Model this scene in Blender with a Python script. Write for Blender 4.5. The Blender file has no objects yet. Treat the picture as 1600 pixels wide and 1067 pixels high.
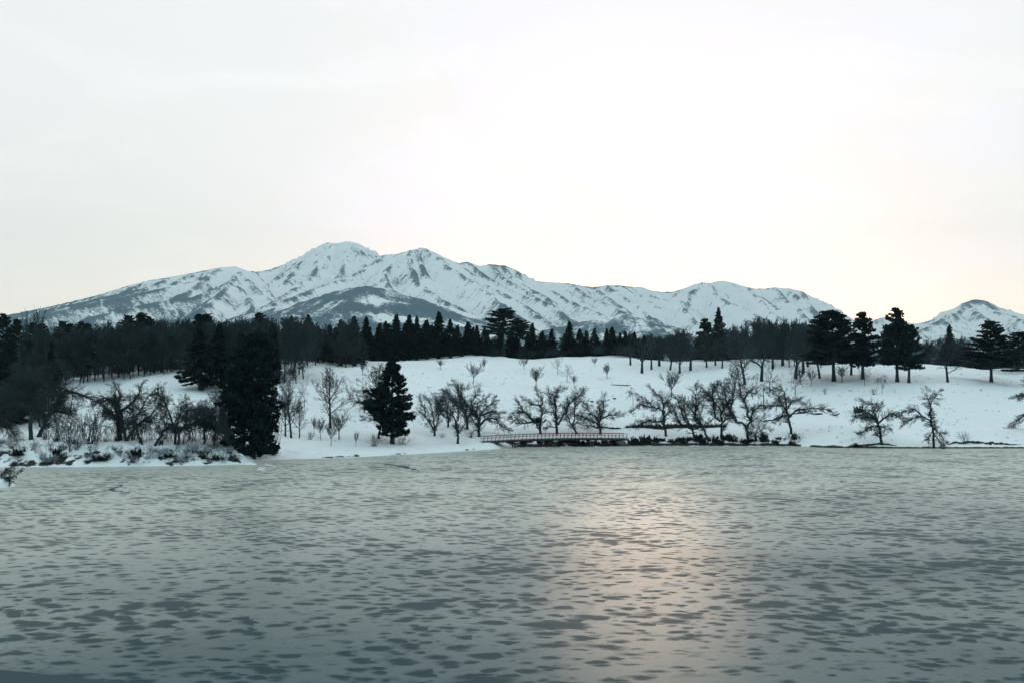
import bpy, math, random
import numpy as np

SC = bpy.context.scene
COL = SC.collection
R = math.radians
# ------------------------------------------------------------------ camera
EYE, FPX, HZ = 12.0, 1555.6, 605.0       # eye height (m), focal length and horizon row in photo pixels
cam_d = bpy.data.cameras.new('camera'); cam = bpy.data.objects.new('camera', cam_d); COL.objects.link(cam)
cam.location = (0, 0, EYE); cam.rotation_euler = (R(90), 0, 0)
cam_d.lens = 35.0; cam_d.sensor_width = 36.0; cam_d.shift_y = 0.0447
cam_d.clip_start = 0.5; cam_d.clip_end = 60000
SC.camera = cam
# ------------------------------------------------------------------ world
SUN_AZ, SUN_EL = 8.0, 3.8                # degrees right of the view axis, above the horizon
W = bpy.data.worlds.new('World'); SC.world = W; W.use_nodes = True
nt = W.node_tree; nt.nodes.clear()
def N(tree, kind, **kw):
    n = tree.nodes.new(kind)
    for k, v in kw.items():
        if k == 'ins':
            for a, b in v.items(): n.inputs[a].default_value = b
        else: setattr(n, k, v)
    return n
def build_world():
    L = nt.links.new
    out = N(nt, 'ShaderNodeOutputWorld')
    sky = N(nt, 'ShaderNodeTexSky', sky_type='NISHITA', sun_disc=False)
    sky.sun_elevation = R(SUN_EL); sky.sun_rotation = R(SUN_AZ); sky.altitude = 300
    b1 = N(nt, 'ShaderNodeBackground'); b1.inputs[1].default_value = 0.05
    L(sky.outputs[0], b1.inputs[0])
    # high thin evening cloud, brightest round the low sun
    tc = N(nt, 'ShaderNodeTexCoord')
    az, el = R(SUN_AZ), R(9)
    dot = N(nt, 'ShaderNodeVectorMath', operation='DOT_PRODUCT')
    dot.inputs[1].default_value = (math.sin(az)*math.cos(el), math.cos(az)*math.cos(el), math.sin(el))
    L(tc.outputs['Generated'], dot.inputs[0])
    mp = N(nt, 'ShaderNodeMapping'); mp.inputs['Scale'].default_value = (1.0, 1.0, 2.6); mp.inputs['Rotation'].default_value = (0, R(25), 0)
    L(tc.outputs['Generated'], mp.inputs[0])
    nz = N(nt, 'ShaderNodeTexNoise', ins={'Scale': 3.2, 'Detail': 7.0, 'Roughness': 0.55, 'Distortion': 0.8})
    L(mp.outputs[0], nz.inputs[0])
    ma = N(nt, 'ShaderNodeMath', operation='MULTIPLY_ADD'); ma.inputs[1].default_value = 0.16; ma.inputs[2].default_value = -0.08
    L(nz.outputs[0], ma.inputs[0])
    ad = N(nt, 'ShaderNodeMath', operation='ADD'); L(dot.outputs['Value'], ad.inputs[0]); L(ma.outputs[0], ad.inputs[1])
    mr = N(nt, 'ShaderNodeMapRange', ins={1: -1.0, 2: 1.0}); L(ad.outputs[0], mr.inputs[0])
    cr = N(nt, 'ShaderNodeValToRGB'); L(mr.outputs[0], cr.inputs[0])
    e = cr.color_ramp.elements
    e[0].position = 0.0; e[0].color = (0.46, 0.68, 0.74, 1)
    e[1].position = 1.0; e[1].color = (0.94, 0.93, 1.08, 1)
    for p, c in ((0.45, (0.56, 0.76, 0.82, 1)), (0.74, (0.78, 0.86, 0.89, 1)), (0.84, (0.90, 0.88, 0.86, 1)), (0.90, (0.91, 0.895, 0.88, 1)), (0.95, (0.91, 0.905, 0.90, 1)), (0.98, (0.92, 0.91, 0.94, 1))):
        x = e.new(p); x.color = c
    b2 = N(nt, 'ShaderNodeBackground'); b2.inputs[1].default_value = 1.0; 
    wn = N(nt, 'ShaderNodeTexNoise', ins={'Scale': 2.3, 'Detail': 8.0, 'Roughness': 0.6, 'Distortion': 1.6}); L(mp.outputs[0], wn.inputs[0])
    wr = N(nt, 'ShaderNodeMapRange', ins={1: 0.50, 2: 0.66, 3: 0.99, 4: 1.05}); L(wn.outputs[0], wr.inputs[0])
    wv = N(nt, 'ShaderNodeVectorMath', operation='SCALE'); L(cr.outputs[0], wv.inputs[0]); L(wr.outputs[0], wv.inputs['Scale']); L(wv.outputs[0], b2.inputs[0])
    add = N(nt, 'ShaderNodeAddShader'); L(b1.outputs[0], add.inputs[0]); L(b2.outputs[0], add.inputs[1])
    L(add.outputs[0], out.inputs[0])
build_world()
# ------------------------------------------------------------------ sun
sd = bpy.data.lights.new('sun', 'SUN'); sun = bpy.data.objects.new('sun', sd); COL.objects.link(sun)
sd.energy = 0.6; sd.angle = R(13); sd.color = (1.0, 0.70, 0.48)
sun.rotation_euler = (R(90 - SUN_EL), 0, R(180 - SUN_AZ)); sun.location = (20, 60, 80)
# ------------------------------------------------------------------ output
SC.view_settings.view_transform = 'Standard'; SC.view_settings.look = 'None'
SC.view_settings.exposure = 0.0; SC.view_settings.gamma = 1.0; SC.view_settings.use_curve_mapping = False
SC.cycles.max_bounces = 6; SC.cycles.diffuse_bounces = 2; SC.cycles.glossy_bounces = 2; SC.cycles.volume_bounces = 0
SC.cycles.use_denoising = True
# ================================================================== helpers
def tag(o, label=None, cat=None, group=None, kind=None):
    if label: o['label'] = label
    if cat: o['category'] = cat
    if group: o['group'] = group
    if kind: o['kind'] = kind
    return o
def empty(name, loc=(0, 0, 0)):
    o = bpy.data.objects.new(name, None); COL.objects.link(o); o.location = loc; o.empty_display_size = 0.5
    return o
def mesh_np(name, V, F, mat, parent=None, smooth=False, attrs=None):
    """V (n,3) float, F (m,k) int (all faces with k corners, or list of such arrays)"""
    Fs = F if isinstance(F, list) else [F]
    Fs = [np.asarray(f, dtype=np.int32) for f in Fs if len(f)]
    me = bpy.data.meshes.new(name)
    me.vertices.add(len(V)); me.vertices.foreach_set('co', np.asarray(V, dtype=np.float32).ravel())
    loops = np.concatenate([f.ravel() for f in Fs]); tot = np.concatenate([np.full(len(f), f.shape[1], np.int32) for f in Fs])
    st = np.concatenate([[0], np.cumsum(tot)[:-1]]).astype(np.int32)
    me.loops.add(len(loops)); me.loops.foreach_set('vertex_index', loops)
    me.polygons.add(len(tot)); me.polygons.foreach_set('loop_start', st); me.polygons.foreach_set('loop_total', tot)
    if smooth: me.polygons.foreach_set('use_smooth', np.ones(len(tot), bool))
    for k, a in (attrs or {}).items():
        at = me.attributes.new(k, 'FLOAT', 'POINT'); at.data.foreach_set('value', np.asarray(a, dtype=np.float32).ravel())
    me.update(calc_edges=True)
    me.materials.append(mat)
    o = bpy.data.objects.new(name, me); COL.objects.link(o)
    if parent: o.parent = parent
    return o
def copy_tree(o, parent=None):
    c = o.copy(); COL.objects.link(c); c.parent = parent
    for ch in list(o.children): copy_tree(ch, c)
    return c
# ---- numpy gradient noise
_rs = np.random.RandomState(7); _P = np.tile(_rs.permutation(512), 2); _G = _rs.randn(512, 2); _G /= np.linalg.norm(_G, axis=1)[:, None]
def noise2(x, y):
    xi = np.floor(x).astype(int); yi = np.floor(y).astype(int); xf = x - xi; yf = y - yi
    u = xf*xf*xf*(xf*(xf*6-15)+10); v = yf*yf*yf*(yf*(yf*6-15)+10)
    def g(ix, iy, fx, fy):
        h = _P[(_P[ix & 511] + iy) & 511]; gr = _G[h]; return gr[..., 0]*fx + gr[..., 1]*fy
    a = g(xi, yi, xf, yf); b = g(xi+1, yi, xf-1, yf); c = g(xi, yi+1, xf, yf-1); d = g(xi+1, yi+1, xf-1, yf-1)
    return (a + u*(b-a)) + v*((c + u*(d-c)) - (a + u*(b-a)))
def fbm(x, y, o=5, g=0.5):
    s = 0; a = 1.0
    for i in range(o): s = s + a*noise2(x*2**i + 17.3*i, y*2**i - 9.1*i); a *= g
    return s
def ridged(x, y, o=5, g=0.5):
    s = 0; a = 1.0; w = 1.0
    for i in range(o):
        n = 1 - np.abs(noise2(x*2**i + 31.7*i, y*2**i + 5.3*i))*1.8; n = np.clip(n, 0, 1)**2
        s = s + a*n*w; w = np.clip(n*1.5, 0, 1); a *= g
    return s
def grid_faces(nr, nc):
    i = np.arange(nr-1)[:, None]*nc + np.arange(nc-1)[None, :]
    return np.stack([i, i+1, i+nc+1, i+nc], -1).reshape(-1, 4)
def wx(px, D): return (px - 800.0)/FPX*D
def wz(py, D): return EYE - (py - HZ)/FPX*D
# ================================================================== materials
def new_mat(name):
    m = bpy.data.materials.new(name); m.use_nodes = True; t = m.node_tree
    return m, t, t.nodes['Principled BSDF'], t.links.new
def mat_snow():
    m, t, b, L = new_mat('snow')
    geo = N(t, 'ShaderNodeNewGeometry')
    n1 = N(t, 'ShaderNodeTexNoise', ins={'Scale': 0.06, 'Detail': 6.0}); L(geo.outputs['Position'], n1.inputs[0])
    mx = N(t, 'ShaderNodeMix', data_type='RGBA'); L(n1.outputs[0], mx.inputs[0])
    mx.inputs[6].default_value = (0.78, 0.83, 0.85, 1); mx.inputs[7].default_value = (0.88, 0.90, 0.90, 1)
    at = N(t, 'ShaderNodeAttribute', attribute_name='soil')
    n2 = N(t, 'ShaderNodeTexNoise', ins={'Scale': 0.9, 'Detail': 5.0, 'Roughness': 0.65}); L(geo.outputs['Position'], n2.inputs[0])
    ad = N(t, 'ShaderNodeMath', operation='ADD'); L(at.outputs['Fac'], ad.inputs[0]); L(n2.outputs[0], ad.inputs[1])
    mr = N(t, 'ShaderNodeMapRange', ins={1: 0.98, 2: 1.08}); L(ad.outputs[0], mr.inputs[0])
    m2 = N(t, 'ShaderNodeMix', data_type='RGBA'); L(mr.outputs[0], m2.inputs[0]); L(mx.outputs[2], m2.inputs[6]); m2.inputs[7].default_value = (0.025, 0.028, 0.025, 1)
    L(m2.outputs[2], b.inputs['Base Color']); b.inputs['Roughness'].default_value = 0.75; b.inputs['Specular IOR Level'].default_value = 0.15
    n3 = N(t, 'ShaderNodeTexNoise', ins={'Scale': 0.3, 'Detail': 7.0, 'Roughness': 0.55}); L(geo.outputs['Position'], n3.inputs[0])
    bp = N(t, 'ShaderNodeBump', ins={'Strength': 0.55, 'Distance': 1.0}); L(n3.outputs[0], bp.inputs['Height']); L(bp.outputs[0], b.inputs['Normal'])
    return m
def mat_plain(name, c1, c2, scale=2.0, rough=0.85, spec=0.15):
    m, t, b, L = new_mat(name)
    geo = N(t, 'ShaderNodeTexCoord')
    n1 = N(t, 'ShaderNodeTexNoise', ins={'Scale': scale, 'Detail': 4.0}); L(geo.outputs['Object'], n1.inputs[0])
    oi = N(t, 'ShaderNodeObjectInfo')
    ad = N(t, 'ShaderNodeMath', operation='MULTIPLY_ADD'); L(oi.outputs['Random'], ad.inputs[0]); ad.inputs[1].default_value = 0.6; L(n1.outputs[0], ad.inputs[2])
    sb = N(t, 'ShaderNodeMath', operation='SUBTRACT', use_clamp=True); L(ad.outputs[0], sb.inputs[0]); sb.inputs[1].default_value = 0.3
    mx = N(t, 'ShaderNodeMix', data_type='RGBA'); L(sb.outputs[0], mx.inputs[0])
    mx.inputs[6].default_value = (*c1, 1); mx.inputs[7].default_value = (*c2, 1)
    L(mx.outputs[2], b.inputs['Base Color']); b.inputs['Roughness'].default_value = rough; b.inputs['Specular IOR Level'].default_value = spec
    return m
def mat_mountain():
    m, t, b, L = new_mat('mountain_snow_and_wood')
    geo = N(t, 'ShaderNodeNewGeometry')
    at = N(t, 'ShaderNodeAttribute', attribute_name='wood')
    n1 = N(t, 'ShaderNodeTexNoise', ins={'Scale': 0.022, 'Detail': 8.0, 'Roughness': 0.72}); L(geo.outputs['Position'], n1.inputs[0])
    n0 = N(t, 'ShaderNodeTexNoise', ins={'Scale': 0.004, 'Detail': 5.0, 'Roughness': 0.6}); L(geo.outputs['Position'], n0.inputs[0])
    n2 = N(t, 'ShaderNodeTexNoise', ins={'Scale': 0.055, 'Detail': 5.0, 'Roughness': 0.8}); L(geo.outputs['Position'], n2.inputs[0])
    m2 = N(t, 'ShaderNodeMath', operation='MULTIPLY_ADD'); L(n2.outputs[0], m2.inputs[0]); m2.inputs[1].default_value = 1.1; L(n1.outputs[0], m2.inputs[2])
    mm = N(t, 'ShaderNodeMath', operation='MULTIPLY_ADD'); L(n0.outputs[0], mm.inputs[0]); mm.inputs[1].default_value = 0.5; L(m2.outputs[0], mm.inputs[2])
    ad = N(t, 'ShaderNodeMath', operation='ADD'); L(at.outputs['Fac'], ad.inputs[0]); L(mm.outputs[0], ad.inputs[1])
    mr = N(t, 'ShaderNodeMapRange', ins={1: 1.64, 2: 1.96}); L(ad.outputs[0], mr.inputs[0])
    mx = N(t, 'ShaderNodeMix', data_type='RGBA'); L(mr.outputs[0], mx.inputs[0])
    mx.inputs[6].default_value = (0.86, 0.87, 0.87, 1); mx.inputs[7].default_value = (0.06, 0.12, 0.15, 1)
    L(mx.outputs[2], b.inputs['Base Color']); b.inputs['Roughness'].default_value = 0.9; b.inputs['Specular IOR Level'].default_value = 0.05
    return m
def mat_ice():
    m, t, b, L = new_mat('frosted_lake_ice')
    geo = N(t, 'ShaderNodeNewGeometry')
    mp = N(t, 'ShaderNodeMapping'); mp.inputs['Rotation'].default_value = (0, 0, R(-24)); mp.inputs['Scale'].default_value = (0.7, 1.05, 1.0)
    L(geo.outputs['Position'], mp.inputs[0])
    warp = N(t, 'ShaderNodeTexNoise', ins={'Scale': 0.09, 'Detail': 2.0}); L(mp.outputs[0], warp.inputs[0])
    w1 = N(t, 'ShaderNodeVectorMath', operation='MULTIPLY_ADD'); L(warp.outputs['Color'], w1.inputs[0]); w1.inputs[1].default_value = (3.5, 3.5, 0); L(mp.outputs[0], w1.inputs[2])
    nd = N(t, 'ShaderNodeTexNoise', ins={'Scale': 1.3, 'Detail': 4.0, 'Roughness': 0.6}); L(mp.outputs[0], nd.inputs[0])
    sc = N(t, 'ShaderNodeVectorMath', operation='MULTIPLY_ADD'); L(nd.outputs['Color'], sc.inputs[0]); sc.inputs[1].default_value = (0.8, 0.8, 0); L(w1.outputs[0], sc.inputs[2])
    big = N(t, 'ShaderNodeTexNoise', ins={'Scale': 0.10, 'Detail': 4.0, 'Roughness': 0.6}); L(mp.outputs[0], big.inputs[0])
    masks = []
    for scale, lo, hi, amp, soft in ((0.72, -0.16, 0.43, 0.85, 0.22), (0.36, -0.80, 0.30, 0.85, 0.18), (1.25, -0.14, 0.48, 0.85, 0.28)):
        v = N(t, 'ShaderNodeTexVoronoi', voronoi_dimensions='2D', feature='F1', ins={'Scale': scale, 'Randomness': 1.0}); L(sc.outputs[0], v.inputs['Vector'])
        sp = N(t, 'ShaderNodeSeparateColor'); L(v.outputs['Color'], sp.inputs[0])
        mod = N(t, 'ShaderNodeMath', operation='MULTIPLY_ADD'); L(big.outputs[0], mod.inputs[0]); mod.inputs[1].default_value = 1.6; L(sp.outputs[0], mod.inputs[2])
        m3 = N(t, 'ShaderNodeMath', operation='SUBTRACT'); L(mod.outputs[0], m3.inputs[0]); m3.inputs[1].default_value = 0.8
        rr = N(t, 'ShaderNodeMapRange', clamp=False, ins={3: lo, 4: hi}); L(m3.outputs[0], rr.inputs[0])
        df = N(t, 'ShaderNodeMath', operation='SUBTRACT'); L(rr.outputs[0], df.inputs[0]); L(v.outputs['Distance'], df.inputs[1])
        mr = N(t, 'ShaderNodeMapRange', interpolation_type='SMOOTHSTEP', ins={1: -soft*0.6, 2: soft*0.7, 4: amp}); L(df.outputs[0], mr.inputs[0])
        masks.append(mr)
    fn = N(t, 'ShaderNodeTexNoise', ins={'Scale': 0.85, 'Detail': 5.0, 'Roughness': 0.55, 'Distortion': 0.4}); L(w1.outputs[0], fn.inputs[0])
    fr = N(t, 'ShaderNodeMapRange', interpolation_type='SMOOTHSTEP', ins={1: 0.54, 2: 0.72, 4: 0.5}); L(fn.outputs[0], fr.inputs[0])
    a = N(t, 'ShaderNodeMath', operation='MAXIMUM'); L(masks[0].outputs[0], a.inputs[0]); L(masks[1].outputs[0], a.inputs[1])
    a1 = N(t, 'ShaderNodeMath', operation='MAXIMUM'); L(a.outputs[0], a1.inputs[0]); L(masks[2].outputs[0], a1.inputs[1])
    a2 = N(t, 'ShaderNodeMath', operation='MAXIMUM'); L(a1.outputs[0], a2.inputs[0]); L(fr.outputs[0], a2.inputs[1])
    # broad melt tone and the smoother belt of dark ice along the shores
    mel = N(t, 'ShaderNodeTexNoise', ins={'Scale': 0.16, 'Detail': 5.0, 'Roughness': 0.6}); L(mp.outputs[0], mel.inputs[0])
    sh = N(t, 'ShaderNodeAttribute', attribute_name='shore')
    inv = N(t, 'ShaderNodeMath', operation='SUBTRACT'); inv.inputs[0].default_value = 1.0; L(sh.outputs['Fac'], inv.inputs[1])
    a3 = N(t, 'ShaderNodeMath', operation='MULTIPLY'); L(a2.outputs[0], a3.inputs[0]); L(inv.outputs[0], a3.inputs[1])
    frost = N(t, 'ShaderNodeMix', data_type='RGBA'); L(mel.outputs[0], frost.inputs[0])
    frost.inputs[6].default_value = (0.002, 0.05, 0.062, 1); frost.inputs[7].default_value = (0.015, 0.085, 0.095, 1)
    fall = N(t, 'ShaderNodeAttribute', attribute_name='painted_falloff')
    painted_glow = N(t, 'ShaderNodeMix', data_type='RGBA'); L(fall.outputs['Fac'], painted_glow.inputs[0]); painted_glow.inputs[6].default_value = (0.235, 0.22, 0.185, 1); painted_glow.inputs[7].default_value = (0.0, 0.0, 0.0, 1)  # warm low-sky reflection painted into the far ice colour, none up close
    fad = N(t, 'ShaderNodeVectorMath', operation='ADD'); L(frost.outputs[2], fad.inputs[0]); L(painted_glow.outputs[2], fad.inputs[1])
    grain = N(t, 'ShaderNodeTexNoise', ins={'Scale': 9.0, 'Detail': 4.0, 'Roughness': 0.8}); L(geo.outputs['Position'], grain.inputs[0])
    gm = N(t, 'ShaderNodeMapRange', ins={1: 0.3, 2: 0.7, 3: 0.7, 4: 1.3}); L(grain.outputs[0], gm.inputs[0])
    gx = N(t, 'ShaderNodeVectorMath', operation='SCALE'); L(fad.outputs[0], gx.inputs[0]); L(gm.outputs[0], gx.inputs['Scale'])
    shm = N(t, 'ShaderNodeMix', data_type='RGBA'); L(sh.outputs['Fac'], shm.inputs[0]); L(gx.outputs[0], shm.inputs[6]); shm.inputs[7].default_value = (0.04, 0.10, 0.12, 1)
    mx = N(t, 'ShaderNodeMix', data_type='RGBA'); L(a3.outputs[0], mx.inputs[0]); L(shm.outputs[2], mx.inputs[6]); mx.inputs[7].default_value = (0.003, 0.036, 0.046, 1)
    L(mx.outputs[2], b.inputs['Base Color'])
    ro = N(t, 'ShaderNodeMapRange', ins={3: 0.30, 4: 0.5}); L(a3.outputs[0], ro.inputs[0]); L(ro.outputs[0], b.inputs['Roughness'])
    so = N(t, 'ShaderNodeMapRange', ins={3: 0.5, 4: 0.16}); L(a3.outputs[0], so.inputs[0]); L(so.outputs[0], b.inputs['Specular IOR Level'])
    b.inputs['IOR'].default_value = 1.2
    sw = N(t, 'ShaderNodeMapRange', ins={3: 1.0, 4: 0.1}); L(a3.outputs[0], sw.inputs[0]); wi = N(t, 'ShaderNodeMapRange', ins={3: 1.0, 4: 0.12}); L(fall.outputs['Fac'], wi.inputs[0]); wm = N(t, 'ShaderNodeMath', operation='MULTIPLY'); L(sw.outputs[0], wm.inputs[0]); L(wi.outputs[0], wm.inputs[1]); L(wm.outputs[0], b.inputs['Sheen Weight']); b.inputs['Sheen Roughness'].default_value = 0.25; b.inputs['Sheen Tint'].default_value = (1.0, 0.93, 0.84, 1)  # sheen weight also cut by the painted reflection falloff
    n3 = N(t, 'ShaderNodeTexNoise', ins={'Scale': 2.2, 'Detail': 5.0, 'Roughness': 0.7}); L(geo.outputs['Position'], n3.inputs[0])
    bp = N(t, 'ShaderNodeBump', ins={'Strength': 0.12, 'Distance': 0.06}); L(n3.outputs[0], bp.inputs['Height']); L(bp.outputs[0], b.inputs['Normal'])
    return m
M_SNOW = mat_snow(); M_MT = mat_mountain(); M_ICE = mat_ice()
M_BARK = mat_plain('dark_wet_bark', (0.014, 0.024, 0.028), (0.034, 0.046, 0.050), 1.5)
M_TWIG = mat_plain('bare_twigs', (0.020, 0.036, 0.042), (0.048, 0.066, 0.072), 0.8)
M_WOOD = mat_plain('woodland_twigs', (0.020, 0.036, 0.042), (0.048, 0.070, 0.078), 0.3)
M_NEEDLE = mat_plain('dark_needles', (0.004, 0.015, 0.017), (0.012, 0.032, 0.034), 0.8)
M_LEAF = mat_plain('evergreen_leaves', (0.008, 0.016, 0.015), (0.022, 0.034, 0.030), 1.2)
M_SOIL = mat_plain('bare_soil_and_rock', (0.014, 0.016, 0.015), (0.05, 0.045, 0.040), 1.5)
M_RED = mat_plain('weathered_red_paint', (0.14, 0.022, 0.024), (0.22, 0.04, 0.04), 1.5, 0.6)
M_BEAM = mat_plain('dark_red_steel', (0.055, 0.02, 0.022), (0.09, 0.03, 0.03), 1.5, 0.6)
M_CONC = mat_plain('damp_concrete', (0.06, 0.07, 0.07), (0.12, 0.13, 0.13), 1.2)
M_DARKWATER, _t, _b, _l = new_mat('open_water'); _b.inputs['Base Color'].default_value = (0.012, 0.05, 0.06, 1); _b.inputs['Roughness'].default_value = 0.45; _b.inputs['IOR'].default_value = 1.2; _b.inputs['Specular IOR Level'].default_value = 0.25
_g = N(_t, 'ShaderNodeNewGeometry'); _n = N(_t, 'ShaderNodeTexNoise', ins={'Scale': 3.0, 'Detail': 3.0}); _l(_g.outputs['Position'], _n.inputs[0]); _bp = N(_t, 'ShaderNodeBump', ins={'Strength': 0.3, 'Distance': 0.05}); _l(_n.outputs[0], _bp.inputs['Height']); _l(_bp.outputs[0], _b.inputs['Normal'])
# ================================================================== near terrain
# column: px, shore row, then six (distance, row) points climbing the bank and the hill
TAB = [
 (-500, 729, (157,703),(163,688),(185,662),(215,640),(250,610),(310,575)),
 (0,    729.3,(156,704),(163,690),(182,667),(215,640),(250,612),(310,580)),
 (60,   729.3,(156,706),(162,690),(182,667),(210,636),(240,606),(300,583)),
 (100,  729, (156,707),(161,690),(180,667),(205,630),(232,601),(290,583)),
 (200,  728, (156,710),(161,692),(180,667),(206,624),(234,590),(290,570)),
 (300,  727, (157,712),(162,695),(182,667),(208,622),(236,586),(290,565)),
 (375,  725, (158,713),(164,700),(186,667),(212,622),(242,583),(300,562)),
 (405,  719.5,(167,713),(173,702),(192,672),(216,628),(246,586),(305,560)),
 (450,  717, (170.5,711),(178,699),(197,672),(220,628),(250,586),(310,559)),
 (520,  715.5,(173.5,709),(183,697),(203,672),(227,625),(257,584),(315,564)),
 (600,  711.5,(180,705),(190,693),(213,662),(238,614),(266,580),(325,563)),
 (700,  706, (189.5,700),(199,686),(219,658),(249,610),(282,577),(330,560.5)),
 (770,  701.5,(197,691),(208,680),(230,652),(260,610),(292,577),(335,558.5)),
 (792,  698.5,(203,692),(212,681),(236,648),(265,606),(298,574),(335,557.5)),
 (870,  697.5,(204.5,690),(215,680),(240,648),(273,600),(305,572),(335,555.5)),
 (950,  697, (206,690),(216,679),(243,643),(276,598),(306,573),(335,557)),
 (1000, 696, (208,690),(218,677),(245,640),(279,598),(308,574),(335,560)),
 (1100, 696, (208,689.5),(218,678),(241,650),(270,610),(300,580),(332,562)),
 (1240, 696.5,(208,690),(216,680),(236,655),(262,615),(290,586),(326,563)),
 (1270, 698, (204,693),(213,680),(232,657),(260,618),(287,590),(322,564)),
 (1300, 699.3,(201,694),(210,680),(230,657),(257,619),(284,592),(318,565)),
 (1400, 700, (200,694),(209,681),(226,659),(250,616),(275,589),(310,568)),
 (1500, 700, (200,694),(210,680),(228,655),(250,617),(272,593),(302,574)),
 (1545, 700, (200,694),(210,679),(228,655),(250,619),(270,597),(300,581)),
 (1600, 700, (200,694),(210,678),(228,655),(250,622),(270,600),(300,578)),
 (2100, 700, (200,694),(210,678),(228,655),(250,622),(270,596),(300,574)),
]
PXS = np.arange(-500, 2101, 4.0)
DS = np.unique(np.concatenate([np.arange(140, 232, 0.5), np.arange(232, 345, 1.0), np.geomspace(345, 14000, 60)]))
def gsm(a, s, ax=0):
    k = int(s*3)+1; w = np.exp(-0.5*(np.arange(-k, k+1)/s)**2); w /= w.sum()
    return np.apply_along_axis(lambda v: np.convolve(np.pad(v, k, mode='edge'), w, 'valid'), ax, a)
def build_terrain():
    tp = np.array([r[0] for r in TAB], float)
    Dk, Zk = [], []
    ds = np.array([EYE*FPX/(r[1]-HZ) for r in TAB]); Dk.append(ds); Zk.append(np.zeros(len(ds)))
    for k in range(6):
        d = np.array([r[2+k][0] for r in TAB], float); y = np.array([r[2+k][1] for r in TAB], float)
        Dk.append(d); Zk.append(EYE-(y-HZ)/FPX*d)
    Dc = np.array([np.interp(PXS, tp, d) for d in Dk]); Zc = np.array([np.interp(PXS, tp, z) for z in Zk])
    Dc[2:] = gsm(Dc[2:], 4, 1); Zc[3:] = gsm(Zc[3:], 5, 1); Zc[2:3] = gsm(Zc[2:3], 2.5, 1)
    Dc[0] = gsm(Dc[0:1], 1.2, 1)[0]
    Z = np.zeros((len(DS), len(PXS)))
    for j in range(len(PXS)):
        zl = Zc[6, j]
        xs = np.concatenate([[0, Dc[0, j]-3, Dc[0, j]-0.3], Dc[:, j], [345+0*zl, 400, 500, 900, 2500, 5000, 14000]])
        zs = np.concatenate([[-2.0, -1.5, -0.15], Zc[:, j], [zl+0.1, zl-1.5, zl-7, 6, 4, 14, 40]])
        Z[:, j] = np.interp(DS, xs, zs)
    # smooth the hill along depth, keeping the bank crisp
    near = DS < 345
    Zs = Z.copy(); Zs[near] = gsm(Z[near], 5.0, 0)
    w = np.clip((DS[:, None]-Dc[0][None, :]-5)/12, 0, 1)*near[:, None]
    Z = Z*(1-w) + Zs*w
    X = (PXS[None, :]-800)/FPX*DS[:, None]; Y = np.repeat(DS[:, None], len(PXS), 1)
    rel = DS[:, None]-Dc[0][None, :]
    onl = np.clip(rel/2.0, 0, 1)
    lump = fbm(X*0.35, Y*0.35, 4)
    leftb = np.clip((395-PXS)/15, 0, 1)[None, :]
    bankz = np.exp(-((rel-4.5)/3.5)**2)
    Z += onl*((fbm(X*0.03+5, Y*0.03, 3)*2.0+fbm(X*0.09+2, Y*0.07, 3)*0.55)*np.clip(rel/30, 0, 1) + lump*0.10)*(DS[:, None] < 900)
    lumps = 0.25+fbm(X*0.28+3, Y*0.4, 3)*1.5 + fbm(X*0.9+3, Y*0.9, 3)*0.55
    Z += onl*bankz*leftb*lumps*1.1
    Z += onl*bankz*(1-leftb)*(np.abs(lump)*0.6)
    PXg = PXS[None, :]; Dg = DS[:, None]
    Z += onl*(1.5*np.exp(-((PXg-1345)/62.0)**4-((Dg-209)/7.0)**2)+0.9*np.exp(-((PXg-1560)/110.0)**4-((Dg-213)/7.0)**2)+1.0*np.exp(-((PXg-1470)/60.0)**2-((Dg-262)/10.0)**2))
    # exposed soil along the bank foot
    nn = fbm(X*0.22+9, Y*0.05, 4); 
    expo = np.exp(-((rel-1.0)/1.3)**2)
    rgt = np.clip((PXS-1255)/15, 0, 1)[None, :]; brd = np.clip((PXS-800)/15, 0, 1)[None, :]*np.clip((1258-PXS)/10, 0, 1)[None, :]
    mid = 1-leftb-rgt-brd
    soil = np.exp(-((rel-0.6)/1.0)**2)*rgt*(0.92+0.30*nn) + expo*(rgt*0.0 + brd*(0.85+0.25*nn) + mid*(0.33+0.55*nn) + leftb*(0.35+0.6*nn)) + leftb*bankz*np.clip(0.58-0.40*lumps, 0, 0.8)
    # brown cut in the hillside above the right shore trees
    soil = np.clip(soil, 0, 1)
    V = np.stack([X, Y, Z], -1).reshape(-1, 3)
    o = mesh_np('ground', V, grid_faces(len(DS), len(PXS)), M_SNOW, smooth=True, attrs={'soil': soil})
    tag(o, 'snow covered lake banks and rolling hillside', kind='structure')
    return Z, Dc[0]
TZ, SHORE = build_terrain()
def tz(px, D):
    """terrain height at column px (photo pixels) and distance D"""
    fx = (px-PXS[0])/4.0; i = int(min(max(fx, 0), len(PXS)-2)); fx -= i
    j = int(np.searchsorted(DS, D)-1); j = min(max(j, 0), len(DS)-2); fy = (D-DS[j])/(DS[j+1]-DS[j])
    return (TZ[j, i]*(1-fx)+TZ[j, i+1]*fx)*(1-fy) + (TZ[j+1, i]*(1-fx)+TZ[j+1, i+1]*fx)*fy
def ground_at(px, py):
    """distance at which the terrain shows at photo position (px, py)"""
    i = int(round((px-PXS[0])/4.0)); i = min(max(i, 0), len(PXS)-1)
    yy = HZ-(TZ[:, i]-EYE)/DS*FPX
    ok = np.where((DS > SHORE[i]+0.3) & (yy <= py))[0]
    if len(ok): return float(DS[ok[0]])
    return float(DS[np.argmin(np.where((DS > SHORE[i]) & (DS < 345), yy, 1e9))])
def at(px, py=None, D=None, sink=0.12):
    if D is None: D = ground_at(px, py)
    return (wx(px, D), D, tz(px, D)-sink), D
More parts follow.
